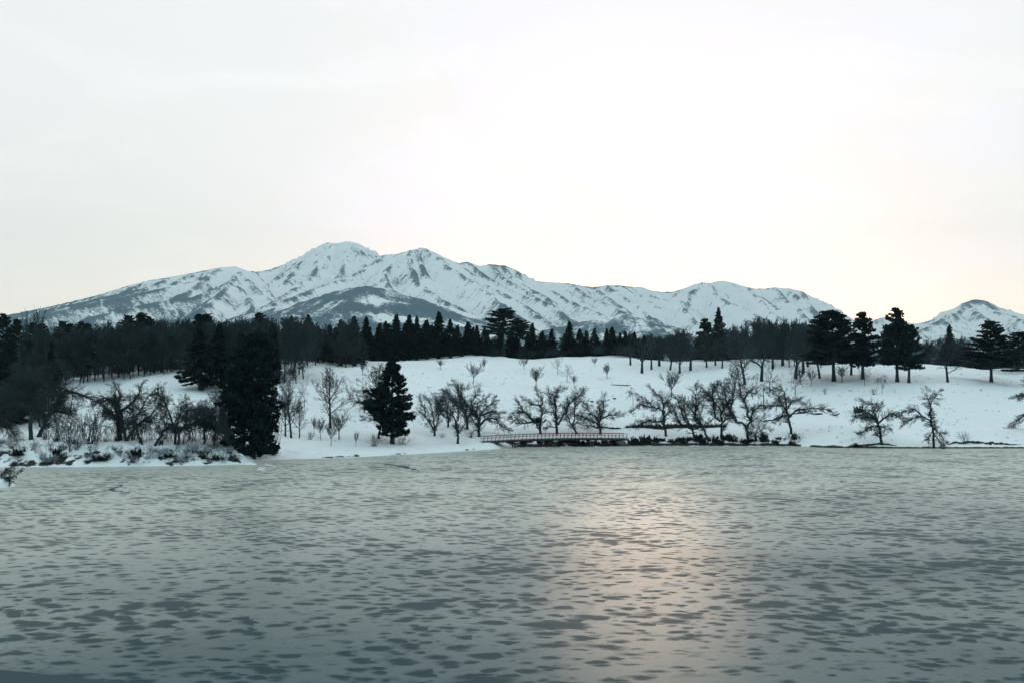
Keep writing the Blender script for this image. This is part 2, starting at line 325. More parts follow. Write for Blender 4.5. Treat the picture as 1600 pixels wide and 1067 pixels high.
# ================================================================== lake
def build_lake():
    xs = np.concatenate([np.linspace(-420, -130, 20)[:-1], np.linspace(-130, 130, 131), np.linspace(130, 420, 20)[1:]])
    ys = np.concatenate([np.linspace(-60, 120, 30)[:-1], np.arange(120, 240, 1.0)])
    X, Y = np.meshgrid(xs, ys); Z = np.zeros_like(X)
    px = 800+X/np.maximum(Y, 5)*FPX; sh = np.interp(px, PXS, SHORE)
    sm = np.exp(-np.clip(sh-Y-2, 0, None)/6.0)*(Y > 60)
    sm = np.clip(sm*(1+0.6*fbm(X*0.08, Y*0.15, 3)), 0, 1)*np.where(px < 420, 1.0, 0.75)
    left = np.clip(1-np.hypot((X+72)/38, (Y-150)/13), 0, 1)
    sm = np.clip(np.maximum(sm, left*1.3), 0, 1)
    painted_falloff = np.clip((112+X*0.42-Y)/75+0.45*fbm(X*0.035, Y*0.05, 4), 0, 1)  # reflection falloff painted in: near and right ice darker, broken by patchy noise
    o = mesh_np('ice', np.stack([X, Y, Z], -1).reshape(-1, 3), grid_faces(len(ys), len(xs)), M_ICE, smooth=True, attrs={'shore': sm, 'painted_falloff': painted_falloff})
    tag(o, 'frozen lake of frosted grey ice dotted with dark melt spots', kind='structure')
    # dark open water along the near left edge
    pts = [(-120, 30)]
    edge = [(-60, 1042), (0, 1046), (60, 1051), (120, 1057), (180, 1064), (240, 1074), (320, 1090), (420, 1130)]
    E = [(wx(p, EYE*FPX/(y-HZ)), EYE*FPX/(y-HZ)) for p, y in edge]
    n = 60; ex = np.interp(np.linspace(0, 1, n), np.linspace(0, 1, len(E)), [e[0] for e in E]); ey = np.interp(np.linspace(0, 1, n), np.linspace(0, 1, len(E)), [e[1] for e in E])
    ey = ey + fbm(ex*0.6, ey*0, 3)*0.15
    V = np.concatenate([np.stack([ex, ey, np.full(n, 0.004)], -1), np.stack([ex-6, np.full(n, 8.0), np.full(n, 0.004)], -1)])
    F = np.array([[i, i+n, i+n+1, i+1] for i in range(n-1)])
    tag(mesh_np('water', V, F, M_DARKWATER), 'dark open water beyond the edge of the ice', kind='structure')
build_lake()
# ================================================================== mountains
SKY = [(-500,565,8500),(-300,540,8500),(-120,512,8500),(0,495,8500),(60,483,8500),(100,474,8500),(150,462,8500),(200,447,8500),(235,438,8500),(262,434,8500),(300,427,8500),(322,423,8500),(343,418,8500),(368,416,8500),(385,423,8700),(402,425,8900),(420,422,9100),(450,411,9200),(470,404,9300),(485,392,9400),(500,384,9400),(511,379,9400),(526,380,9400),(543,377,9400),(558,380,9350),(575,391,9300),(590,402,9200),(602,398,8900),(620,397,8800),(640,391,8700),(660,387,8600),(680,395,8700),(700,405,8800),(715,411,8900),(730,409,9000),(750,416,9000),(765,413,9000),(790,415,9000),(805,421,9000),(820,436,9100),(840,440,9200),(860,441,9300),(885,442,9400),(905,446,9500),(925,449,9600),(945,446,9700),(965,446,9800),(985,448,9900),(1005,449,10000),(1020,454,10000),(1035,456,10100),(1050,456,10200),(1070,450,10200),(1085,444,10200),(1098,441,10200),(1110,442,10200),(1125,438,10200),(1140,440,10200),(1160,446,10200),(1180,451,10200),(1195,451,10200),(1210,449,10200),(1235,451,10200),(1250,455,10200),(1265,463,10200),(1280,475,10200),(1292,489,10200),(1310,500,10200),(1345,503,10300)]
RANGES = [
 (SKY, 0.62),
 ([(1310,512,11000),(1340,504,11000),(1378,496,11200),(1410,502,11200),(1450,515,11000)], 0.4),
 ([(1390,520,8800),(1430,506,8800),(1455,500,8800),(1480,493,8800),(1492,482,8800),(1505,473,8800),(1525,467,8800),(1540,470,8800),(1560,480,8800),(1580,488,8800),(1600,492,8800),(1660,500,8800),(1760,512,8800),(1900,540,8800)], 0.6),
]
SPURS = [ # polylines from a crest down towards the viewer: (px, row, distance)
 [(350,422,8350),(300,440,8000),(250,450,7700),(180,466,7300),(100,484,6900),(20,505,6400)],
 [(372,430,8200),(360,445,7700),(300,464,7200),(240,472,6900),(180,486,6500),(120,500,6200)],
 [(262,434,8450),(220,450,8050),(150,466,7700),(80,482,7300),(0,502,6900)],
 [(300,427,8450),(262,444,8050),(200,458,7700)],
 [(372,418,8450),(388,436,8100),(405,455,7700),(428,474,7200),(450,492,6600)],
 [(368,418,8450),(372,440,8000),(385,462,7500),(395,482,6900),(400,500,6400)],
 [(352,448,7600),(330,468,7000),(310,484,6500),(285,500,6100)],
 [(402,425,8850),(412,444,8500),(425,462,8000)],
 [(528,381,9350),(505,396,9100),(490,420,8700),(465,446,8200),(440,462,7700),(410,480,7000)],
 [(500,384,9350),(470,408,9100),(450,430,8700),(430,450,8300)],
 [(543,378,9350),(545,396,9100),(540,415,8800),(525,432,8500)],
 [(550,379,9300),(565,400,9000),(578,420,8700)],
 [(602,398,8850),(570,418,8500),(531,436,8100),(500,446,7800),(460,462,7300),(430,474,6900)],
 [(620,397,8750),(606,420,8300),(590,440,7900),(560,460,7300)],
 [(640,391,8650),(640,415,8200),(655,440,7800),(690,465,7200),(730,488,6700),(760,505,6300)],
 [(662,388,8550),(690,408,8250),(720,425,7950),(745,442,7650),(775,466,7200),(805,490,6700),(840,515,6200)],
 [(715,411,8850),(745,432,8500),(775,452,8100),(812,474,7600),(845,495,7100),(875,515,6600)],
 [(768,413,8950),(795,436,8500),(830,462,8000),(870,485,7400),(900,505,6900)],
 [(805,421,8950),(822,445,8550),(850,462,8200),(862,478,7800)],
 [(620,410,8500),(650,436,8050),(675,452,7700),(700,480,7000),(715,500,6500)],
 [(840,440,9150),(868,458,8800),(900,474,8400),(940,490,7900),(970,505,7400)],
 [(885,442,9350),(915,460,9000),(950,474,8600),(975,488,8200),(1000,505,7700)],
 [(945,446,9650),(968,462,9300),(990,474,9000),(1015,492,8500),(1040,510,8000)],
 [(1005,449,9950),(1030,466,9600),(1062,470,9400),(1072,486,9000),(1090,505,8500)],
 [(1098,441,10150),(1080,456,9850),(1072,470,9500),(1068,490,9000)],
 [(1110,442,10150),(1118,460,9800),(1140,474,9500),(1160,492,9000),(1190,512,8400)],
 [(1140,440,10150),(1165,455,9900),(1185,462,9700),(1200,480,9200),(1230,505,8600)],
 [(1210,449,10150),(1225,466,9800),(1245,480,9400),(1262,500,8900)],
 [(1250,455,10150),(1262,474,9800),(1275,492,9400)],
 [(1130,480,9300),(1150,474,9200),(1185,492,8800),(1220,512,8300)],
 [(1528,467,8750),(1550,482,8400),(1580,494,8100),(1620,505,7800),(1680,525,7200)],
 [(1520,468,8750),(1500,484,8400),(1470,500,8000),(1430,518,7500)],
 [(1515,474,8600),(1530,492,8200),(1555,506,7800),(1580,520,7400)],
 [(1480,493,8750),(1455,508,8400),(1435,520,8000)],
]
SPURS += [
 [(575,392,9250),(592,412,8900),(600,425,8600)], [(470,404,9250),(440,425,8900),(415,445,8500)], [(300,428,8450),(330,446,8000),(345,462,7600)],
 [(675,395,8600),(712,420,8200),(742,440,7900),(768,458,7600)], [(690,408,8400),(720,436,8000),(748,458,7600),(772,482,7100)],
 [(735,411,8950),(772,436,8550),(800,452,8250),(830,470,7900)], [(785,416,8950),(815,440,8600),(846,466,8200),(878,492,7500)],
 [(862,442,9250),(895,462,8900),(925,478,8500)], [(925,449,9550),(948,464,9200),(985,486,8700)], [(985,449,9850),(1010,466,9500),(1030,480,9200)],
 [(1065,452,10150),(1050,466,9850),(1035,482,9400)], [(1170,449,10150),(1195,466,9800),(1220,482,9400)], [(1232,452,10150),(1250,466,9850)],
 [(1540,471,8750),(1572,488,8400),(1605,498,8100)], [(1512,472,8700),(1495,490,8300),(1478,505,7900)], [(650,389,8600),(655,412,8250),(672,434,7900)],
 [(600,432,8100),(618,452,7600),(640,470,7100)], [(520,382,9350),(518,400,9050),(505,418,8700)], [(560,383,9300),(580,405,9000)],
 [(345,419,8450),(318,440,8000),(290,456,7500),(262,470,7100)], [(225,443,8450),(180,460,8000),(120,476,7600)],
]
FOOT = [ # low wooded hills in front of the range
 [(330,505,5900),(400,486,6000),(450,476,6000),(500,464,6000),(540,452,6000),(575,447,6000),(605,452,6000),(650,468,6000),(700,480,5900),(750,494,5900),(800,515,5800)],
 [(560,470,5700),(600,468,5700),(640,478,5650),(690,498,5600)],
 [(820,522,5700),(870,512,5800),(920,502,5900),(958,496,6000),(985,492,6000),(1010,500,5900),(1060,512,5800)],
 [(60,520,5600),(180,503,5800),(290,498,5900),(350,506,5800)],
 [(1040,532,5200),(1200,524,5300),(1330,526,5300),(1420,528,5300),(1500,530,5200),(1700,536,5200)],
]
def build_mountains():
    cols = np.concatenate([np.arange(-500, -20, 6.0), np.arange(-20, 1620, 1.5), np.arange(1620, 2101, 6.0)])
    rows = np.concatenate([np.geomspace(4300, 7000, 130)[:-1], np.linspace(7000, 10400, 230), np.linspace(10450, 12800, 20)])
    PX, D = np.meshgrid(cols, rows); X = (PX-800)/FPX*D; Y = D.copy()
    wa = 55; XW = X + wa*fbm(X/900, Y/900+3, 4); YW = Y + wa*fbm(X/900+40, Y/900, 4)
    XW += 14*fbm(X/170, Y/170+11, 3); YW += 14*fbm(X/170+8, Y/170, 3)
    H = np.full(X.shape, -1e9); DI = np.full(X.shape, 1e9); side = np.zeros(X.shape)
    def carve(poly, s1, warp, flat=700.0, s2=0.36):
        nonlocal H, DI, side
        P = [(wx(p, d), float(d), wz(y, d)) for p, y, d in poly]
        xx, yy = (XW, YW) if warp else (X*0.75+XW*0.25, Y*0.75+YW*0.25)
        best = np.full(X.shape, -1e9); bd = np.full(X.shape, 1e9); bs = np.zeros(X.shape)
        for (x0, y0, z0), (x1, y1, z1) in zip(P[:-1], P[1:]):
            dx, dy = x1-x0, y1-y0; L2 = dx*dx+dy*dy
            t = np.clip(((xx-x0)*dx+(yy-y0)*dy)/L2, 0, 1)
            ex, ey = xx-(x0+t*dx), yy-(y0+t*dy); d = np.hypot(ex, ey)
            h = z0+t*(z1-z0) - np.where(d < flat, s1*d, s1*flat+s2*(d-flat))
            m = h > best; best = np.where(m, h, best); bd = np.where(m, d, bd); bs = np.where(m, np.sign(ex+0.25*ey), bs)
        m = best > H; H = np.where(m, best, H); DI = np.where(m, bd, DI); side = np.where(m, bs, side)
    for poly, s in RANGES: carve(poly, s, False, 800, 0.4)
    for k, poly in enumerate(SPURS): carve(poly, 0.72, True, 260, 0.5)
    Hm = H.copy()
    DIm, sm = DI.copy(), side.copy()
    for poly in FOOT: carve(poly, 0.34, True, 500, 0.25)
    foot = H > Hm+0.01
    a = np.clip(DI/170, 0.03, 1)
    rg = ridged(XW/330, YW/330, 5)-0.8; fine = ridged(XW/110+9, YW/110, 4)-0.8
    H = H + a*np.where(foot, 14*rg+5*fine, 38*rg+16*fine)*np.clip((H+50)/350, 0.1, 1) + fbm(X/45, Y/45, 3)*5
    sh_ = np.stack([np.roll(H, k, 1) for k in range(-9, 10, 2)]); H = np.minimum(H, np.median(sh_, 0)+24)
    base = np.interp(D, [4300, 5200, 14000], [-30, 12, 40])
    H = np.maximum(H, base)
    H = np.where(D < 4400, -60, H)
    # fraction of bare wood: valleys and low slopes, thin lines along the lee of the spurs
    el = (H-12)/D*FPX  # not used for placement, only for the tree line
    tl = 520+140*fbm(X/1500+7, Y/1500, 3)
    leftness = np.clip((wx(480, 8000)-X)/1500, 0, 1); rightness = np.clip((X-wx(900, 8000))/2500, 0, 1)
    low = np.clip((tl+330*leftness-120*rightness-H)/520, -0.4, 1)
    line = np.exp(-np.clip(DI*(side > 0), 0, None)/70.0)*(side > 0)*np.exp(-((DI-30)/60)**2)
    leftband = leftness*np.clip(DI/90, 0, 1)*(side < 0)
    gy, gx = np.gradient(H); slope = np.abs(gx)/(np.gradient(X, axis=1)+1e-6)
    Hs = gsm(gsm(H, 3.0, 0), 3.0, 1); gy_, gx_ = np.gradient(Hs); csp = np.gradient(X, axis=1); rsp = np.gradient(Y, axis=0)
    fx_, fy_ = gx_/csp, gy_/rsp; gl = np.hypot(fx_, fy_)+1e-4; fx_ /= gl; fy_ /= gl
    n0 = fbm(X/34, Y/34, 2); acc = n0.copy(); nr_, nc_ = H.shape
    for sg in (-1, 1):
        I, J = np.mgrid[0:nr_, 0:nc_].astype(float)
        for _k in range(20):
            ii = np.clip(I.round().astype(int), 0, nr_-1); jj = np.clip(J.round().astype(int), 0, nc_-1)
            I = np.clip(I+sg*fy_[ii, jj]*17/rsp[ii, jj], 0, nr_-1); J = np.clip(J+sg*fx_[ii, jj]*17/csp[ii, jj], 0, nc_-1)
            acc += n0[np.clip(I.round().astype(int), 0, nr_-1), np.clip(J.round().astype(int), 0, nc_-1)]
    lic = acc/acc.std()
    brk = np.clip(0.8+1.2*fbm(XW/160+3, YW/160, 3), 0.1, 1.3)
    crest_line = np.exp(-((DIm-10)/22)**2)*(DIm > 0)*brk*np.clip((1500-H)/500, 0.15, 1)
    small = np.clip((rg-0.28)/0.25, 0, 1)*np.clip((1400-H)/700, 0.1, 1)
    gul = np.clip((ridged(XW/90+50, YW/150+9, 4)-1.0)/0.3, 0, 1)
    wood = 0.27 + 0.40*low + 0.42*crest_line + 0.06*small + 0.06*gul + 0.13*fbm(XW/500, YW/500, 5) + 0.145*lic*np.clip((1700-H)/500, 0.5, 1) + 0.22*np.clip(slope-0.55, 0, 0.6) + 0.16*line*np.clip((1300-H)/700, 0, 1)
    band = leftness*np.clip((1000-H)/300, 0, 1)*np.clip((sm < 0)*np.clip(DIm/70, 0, 1), 0, 1)
    wood += 0.46*band*np.clip(0.8+fbm(XW/500, YW/500, 3), 0, 1.2)
    wf = 0.68+0.62*fbm(XW/300, YW/300, 5)-0.2*np.clip((0.62-ridged(XW/500+3, YW/500, 4))/0.25, 0, 1)+0.12*lic
    wood = np.where(foot, wf, wood)
    wood = np.where(H < base+25, 0.62+0.4*fbm(X/300, Y/300, 3), wood)
    V = np.stack([X, Y, H], -1).reshape(-1, 3)
    o = mesh_np('mountains', V, grid_faces(len(rows), len(cols)), M_MT, smooth=True, attrs={'wood': np.clip(wood, 0, 1.2)})
    tag(o, 'snow covered mountain range with dark wooded lower slopes', kind='structure')
build_mountains()
# ================================================================== tree building
class Seg:
    def __init__(s): s.a = []; s.b = []; s.ra = []; s.rb = []
    def add(s, a, b, ra, rb): s.a.append(a); s.b.append(b); s.ra.append(ra); s.rb.append(rb)
    def arrays(s, n=3):
        A = np.array(s.a, float); B = np.array(s.b, float); ra = np.array(s.ra); rb = np.array(s.rb)
        d = B-A; d /= (np.linalg.norm(d, axis=1)[:, None]+1e-9)
        ref = np.where(np.abs(d[:, 2:3]) > 0.9, np.array([[1.0, 0, 0]]), np.array([[0, 0, 1.0]]))
        u = np.cross(d, ref); u /= (np.linalg.norm(u, axis=1)[:, None]+1e-9); v = np.cross(d, u)
        rings = []
        for P, r in ((A, ra), (B, rb)):
            for k in range(n):
                t = 2*math.pi*k/n; rings.append(P + r[:, None]*(math.cos(t)*u+math.sin(t)*v))
        V = np.stack(rings, 1).reshape(-1, 3); base = np.arange(len(A))[:, None]*2*n
        F = np.concatenate([np.concatenate([base+k, base+(k+1) % n, base+n+(k+1) % n, base+n+k], 1) for k in range(n)])
        return V, F
def nrm(v):
    l = math.sqrt(v[0]*v[0]+v[1]*v[1]+v[2]*v[2])+1e-9; return (v[0]/l, v[1]/l, v[2]/l)
def tubes(name, polys, mat, parent, n=7):
    """continuous tapered tubes: polys = [(points, radii)]"""
    Vs, Fs, off = [], [], 0
    for pts, rad in polys:
        P = np.array(pts, float); m = len(P)
        T = np.gradient(P, axis=0); T /= (np.linalg.norm(T, axis=1)[:, None]+1e-9)
        ref = np.array([0.93, 0.37, 0.05]); u = np.cross(T, ref); u /= (np.linalg.norm(u, axis=1)[:, None]+1e-9); v = np.cross(T, u)
        r = np.array(rad)[:, None]
        V = np.stack([P + r*(math.cos(2*math.pi*k/n)*u+math.sin(2*math.pi*k/n)*v) for k in range(n)], 1).reshape(-1, 3)
        for i in range(m-1):
            for k in range(n): Fs.append((off+i*n+k, off+i*n+(k+1) % n, off+(i+1)*n+(k+1) % n, off+(i+1)*n+k))
        Vs.append(V); off += m*n
    return mesh_np(name, np.concatenate(Vs), np.array(Fs), mat, parent, smooth=True)
def side_dir(d, ang, rng, az=None):
    """unit vector leaning 'ang' away from d at a random azimuth"""
    ref = (0, 0, 1) if abs(d[2]) < 0.9 else (1, 0, 0)
    u = nrm((d[1]*ref[2]-d[2]*ref[1], d[2]*ref[0]-d[0]*ref[2], d[0]*ref[1]-d[1]*ref[0]))
    v = (d[1]*u[2]-d[2]*u[1], d[2]*u[0]-d[0]*u[2], d[0]*u[1]-d[1]*u[0])
    a = rng.uniform(0, 2*math.pi) if az is None else az
    c, s = math.cos(ang), math.sin(ang)
    return nrm(tuple(c*d[i] + s*(math.cos(a)*u[i]+math.sin(a)*v[i]) for i in range(3)))
def grow(S, p, d, L, r, lev, P, rng):
    """P: dict of per-level lists: n (segments), kids, ang, ratio, wob, up ; rmin"""
    n = P['n'][lev]; st = L/n; last = lev == len(P['kids'])
    up = P['up'][lev]; wob = P['wob'][lev]; r0 = r; kids = 0 if last else P['kids'][lev]
    spawn = []
    if kids:
        for k in range(kids): spawn.append(P.get('from', 0.15)+(1-P.get('from', 0.15))*(k+rng.random())/kids)
    spawn.sort(); si = 0
    for i in range(n):
        d = nrm((d[0]+rng.gauss(0, wob), d[1]+rng.gauss(0, wob), d[2]+rng.gauss(0, wob)+up))
        q = (p[0]+d[0]*st, p[1]+d[1]*st, p[2]+d[2]*st)
        r1 = max(P['rmin'], r0*(1-0.75*(i+1)/n)); S.add(p, q, r, r1)
        while si < len(spawn) and spawn[si]*n <= i+1:
            t = spawn[si]*n-i; b = (p[0]+(q[0]-p[0])*t, p[1]+(q[1]-p[1])*t, p[2]+(q[2]-p[2])*t)
            rem = 1-0.55*spawn[si]
            grow(S, b, side_dir(d, R(P['ang'][lev])*rng.uniform(0.7, 1.3), rng), L*P['ratio'][lev]*rem*rng.uniform(0.6, 1.25), max(P['rmin'], r1*0.62), lev+1, P, rng)
            si += 1
        p, r = q, r1
CHERRY = dict(n=[6, 4, 3], kids=[8, 6], ang=[34, 32, 30], ratio=[0.6, 0.6], wob=[0.09, 0.09, 0.10], up=[0.01, 0.0, -0.03], rmin=0.0115)
def resample(pts, n):
    P = np.array(pts, float); s = np.concatenate([[0], np.cumsum(np.linalg.norm(np.diff(P, axis=0), axis=1))])
    t = np.linspace(0, s[-1], n); return np.stack([np.interp(t, s, P[:, k]) for k in range(3)], 1), s[-1]
def limb_tree(name, trunks, limbs, scale, r0, seed, dens=1.0, P=CHERRY, droop=0.0, twl=1.0, mat=None):
    """a bare tree from its own skeleton: trunks and limbs are polylines of (dx, dz) in photo pixels from its foot;
       every limb gets its own run in depth so the crown is as deep as it is wide"""
    rng = random.Random(seed); root = empty(name); polys = []; S = Seg(); tips = []; r0 *= 1.05; dens *= 1.15
    allp = {}
    def to3(pl, y0, run):
        out = []; acc = 0; prev = pl[0]
        for q in pl:
            acc += math.hypot(q[0]-prev[0], q[1]-prev[1]); prev = q
            out.append((q[0]*scale, y0+run*acc*scale, q[1]*scale))
        return out
    yat = [((0, 0), 0.0)]
    def near_y(q):
        return min(yat, key=lambda a: (a[0][0]-q[0])**2+(a[0][1]-q[1])**2)[1]
    for kind, group in (('t', trunks), ('l', limbs)):
        for gi, pl in enumerate(group):
            run = rng.uniform(-0.12, 0.12) if kind == 't' else rng.choice((-1, 1))*rng.uniform(0.25, 0.9)
            y0 = near_y(pl[0]); p3 = to3(pl, y0, run)
            n = max(4, len(pl)*3); pts, ln = resample(p3, n)
            jit = np.array([[rng.gauss(0, 1) for _ in range(3)] for _ in range(n)])*ln*0.012; jit[0] = 0
            pts = pts+jit
            rb = (r0*(1.0 if gi == 0 else 0.8) if kind == 't' else r0*0.58*min(1.2, 0.5+ln/7)); re = (r0*0.62 if kind == 't' and gi == 0 and limbs else max(0.03, r0*0.16))
            rad = np.linspace(rb, re, n)
            if kind == 't': rad[0] *= 1.35; pts[0][2] -= 0.3
            polys.append((pts, rad))
            for a, b in zip(pl[:-1], pl[1:]):
                for k in range(1, 5):
                    q = (a[0]+(b[0]-a[0])*k/4, a[1]+(b[1]-a[1])*k/4)
                    i = min(n-1, int(n*(pl.index(a)+k/4)/(len(pl)-1)))
                    yat.append((q, float(pts[i][1])))
            m = int(max(3, ln*3.6*dens)); lo = 0.45 if kind == 't' and limbs else 0.18
            for k in range(m):
                t = lo+(1-lo)*(k+rng.random())/m; i = min(n-2, int(t*(n-1)))
                d = nrm(tuple(pts[i+1]-pts[i])); b = pts[i]
                dd = side_dir(d, R(rng.uniform(25, 70)), rng); oo = 1.0/(math.hypot(b[0], b[1])+1.5); dd = nrm((dd[0]+b[0]*oo*0.5, dd[1]+b[1]*oo*0.5, dd[2]+0.1-droop*0.5))
                PP = dict(P); PP['up'] = [u-droop*0.12 for u in P['up']]
                grow(S, tuple(b), dd, twl*rng.uniform(1.0, 2.5)*(1.15-0.45*t), max(0.02, rad[i]*0.38), 0, PP, rng)
            if kind == 'l' or not limbs:
                for k in range(3):
                    dd = side_dir(nrm(tuple(pts[-1]-pts[-2])), R(rng.uniform(5, 35)), rng)
                    grow(S, tuple(pts[-1]), dd, twl*rng.uniform(1.0, 1.8), max(0.02, rad[-1]*0.7), 0, P, rng)
    tubes('trunk', polys, mat or M_BARK, root)
    V, F = S.arrays(3); mesh_np('crown', V, F, M_TWIG, root)
    return root
def free_tree(name, H, r0, seed, style, rmin=0.018, mat=M_TWIG):
    """bare trees of the hill and the wood; height H at scale 1"""
    rng = random.Random(seed); root = empty(name); S = Seg(); polys = []
    if style == 'fan':      # short trunk, straight shoots spreading like a broom
        P = dict(n=[7, 5, 4], kids=[8, 6], ang=[28, 26, 25], ratio=[0.55, 0.5], wob=[0.07, 0.07, 0.07], up=[0.03, 0.03, 0.03], rmin=rmin)
        hb = H*0.30; k = 11; a0, a1, Lf = 8, 48, 0.62
    elif style == 'spread':  # orchard like, wandering limbs
        P = dict(n=[7, 5, 4], kids=[7, 6], ang=[45, 42, 40], ratio=[0.5, 0.5], wob=[0.18, 0.2, 0.2], up=[0.03, 0.02, 0.0], rmin=rmin)
        hb = H*0.28; k = 6; a0, a1, Lf = 20, 65, 0.66
    elif style == 'weep':
        P = dict(n=[8, 6, 5], kids=[8, 5], ang=[40, 30, 25], ratio=[0.5, 0.55], wob=[0.08, 0.08, 0.06], up=[-0.22, -0.25, -0.3], rmin=rmin)
        hb = H*0.75; k = 9; a0, a1, Lf = 15, 60, 0.5
    elif style == 'column':  # poplar
        P = dict(n=[8, 5, 3], kids=[9, 5], ang=[22, 22, 20], ratio=[0.3, 0.5], wob=[0.05, 0.06, 0.08], up=[0.12, 0.12, 0.1], rmin=rmin)
        hb = H*0.25; k = 30; a0, a1, Lf = 8, 24, 0.42
    else:                    # 'wood': tall forest tree
        P = dict(n=[6, 5, 3], kids=[10, 7], ang=[42, 42, 40], ratio=[0.55, 0.52], wob=[0.11, 0.12, 0.13], up=[0.07, 0.06, 0.04], rmin=rmin)
        hb = H*(0.26 if rmin < 0.03 else 0.10); k = 17 if rmin < 0.03 else 22; a0, a1, Lf = 15, 60, 0.5
    n = 9; p = [0.0, 0.0, -0.4]; pts = [tuple(p)]; dx, dy = rng.gauss(0, 0.05), rng.gauss(0, 0.05)
    top = hb if style in ('fan', 'spread', 'weep') else H*0.8
    for i in range(n):
        dx += rng.gauss(0, 0.035); dy += rng.gauss(0, 0.035)
        p = [p[0]+dx*top/n, p[1]+dy*top/n, p[2]+(top+0.4)/n]; pts.append(tuple(p))
    rt = r0*(0.6 if top == hb else 0.18)
    rad = np.linspace(r0, rt, n+1); rad[0] *= 1.3; polys.append((pts, rad))
    for i in range(k):
        if top == hb: t = 1.0 if i < k*0.6 else rng.uniform(0.75, 1.0)
        else: t = (hb/top)*0.75+(1-(hb/top)*0.75)*(i+rng.random())/k
        f = t*n; j = min(n-1, int(f)); g = f-j; b = tuple(pts[j][c]*(1-g)+pts[j+1][c]*g for c in range(3))
        ang = R(a0+(a1-a0)*rng.random()); az = 2.4*i+rng.uniform(-0.5, 0.5)
        d = nrm((math.sin(ang)*math.cos(az), math.sin(ang)*math.sin(az), math.cos(ang)))
        L = H*Lf*rng.uniform(0.8, 1.1)*(1.0 if top == hb else 1.15-0.75*t)
        grow(S, b, d, L, max(rmin, rad[j]*0.5), 0, P, rng)
    if top != hb: grow(S, pts[-1], (0, 0, 1), H*0.2, rt, 1, P, rng)
    V, F = S.arrays(3); zmax = V[:, 2].max(); wmax = np.percentile(np.abs(V[:, 0]), 99)*2
    tubes('trunk', polys, M_BARK, root, 6); mesh_np('crown', V, F, mat, root)
    root['_h'] = float(zmax); root['_w'] = float(wmax)
    return root
def leaf_quads(C, size, rng, flat=0.0, axis=None, aspect=1.8):
    """little leaf faces at centres C; flat>0 lays them down, axis gives a long direction"""
    n = len(C); rs = np.random.RandomState(rng.randint(0, 10**6))
    A = rs.randn(n, 3) if axis is None else axis + rs.randn(n, 3)*0.35
    A /= np.linalg.norm(A, axis=1)[:, None]
    B = rs.randn(n, 3); B[:, 2] *= (1-flat); B -= (B*A).sum(1)[:, None]*A; B /= (np.linalg.norm(B, axis=1)[:, None]+1e-9)
    s = size*rs.uniform(0.6, 1.3, n)[:, None]
    V = np.stack([C-A*s*aspect*0.5, C+B*s*0.5, C+A*s*aspect*0.5, C-B*s*0.5], 1).reshape(-1, 3)
    return V, np.arange(4*n).reshape(-1, 4)
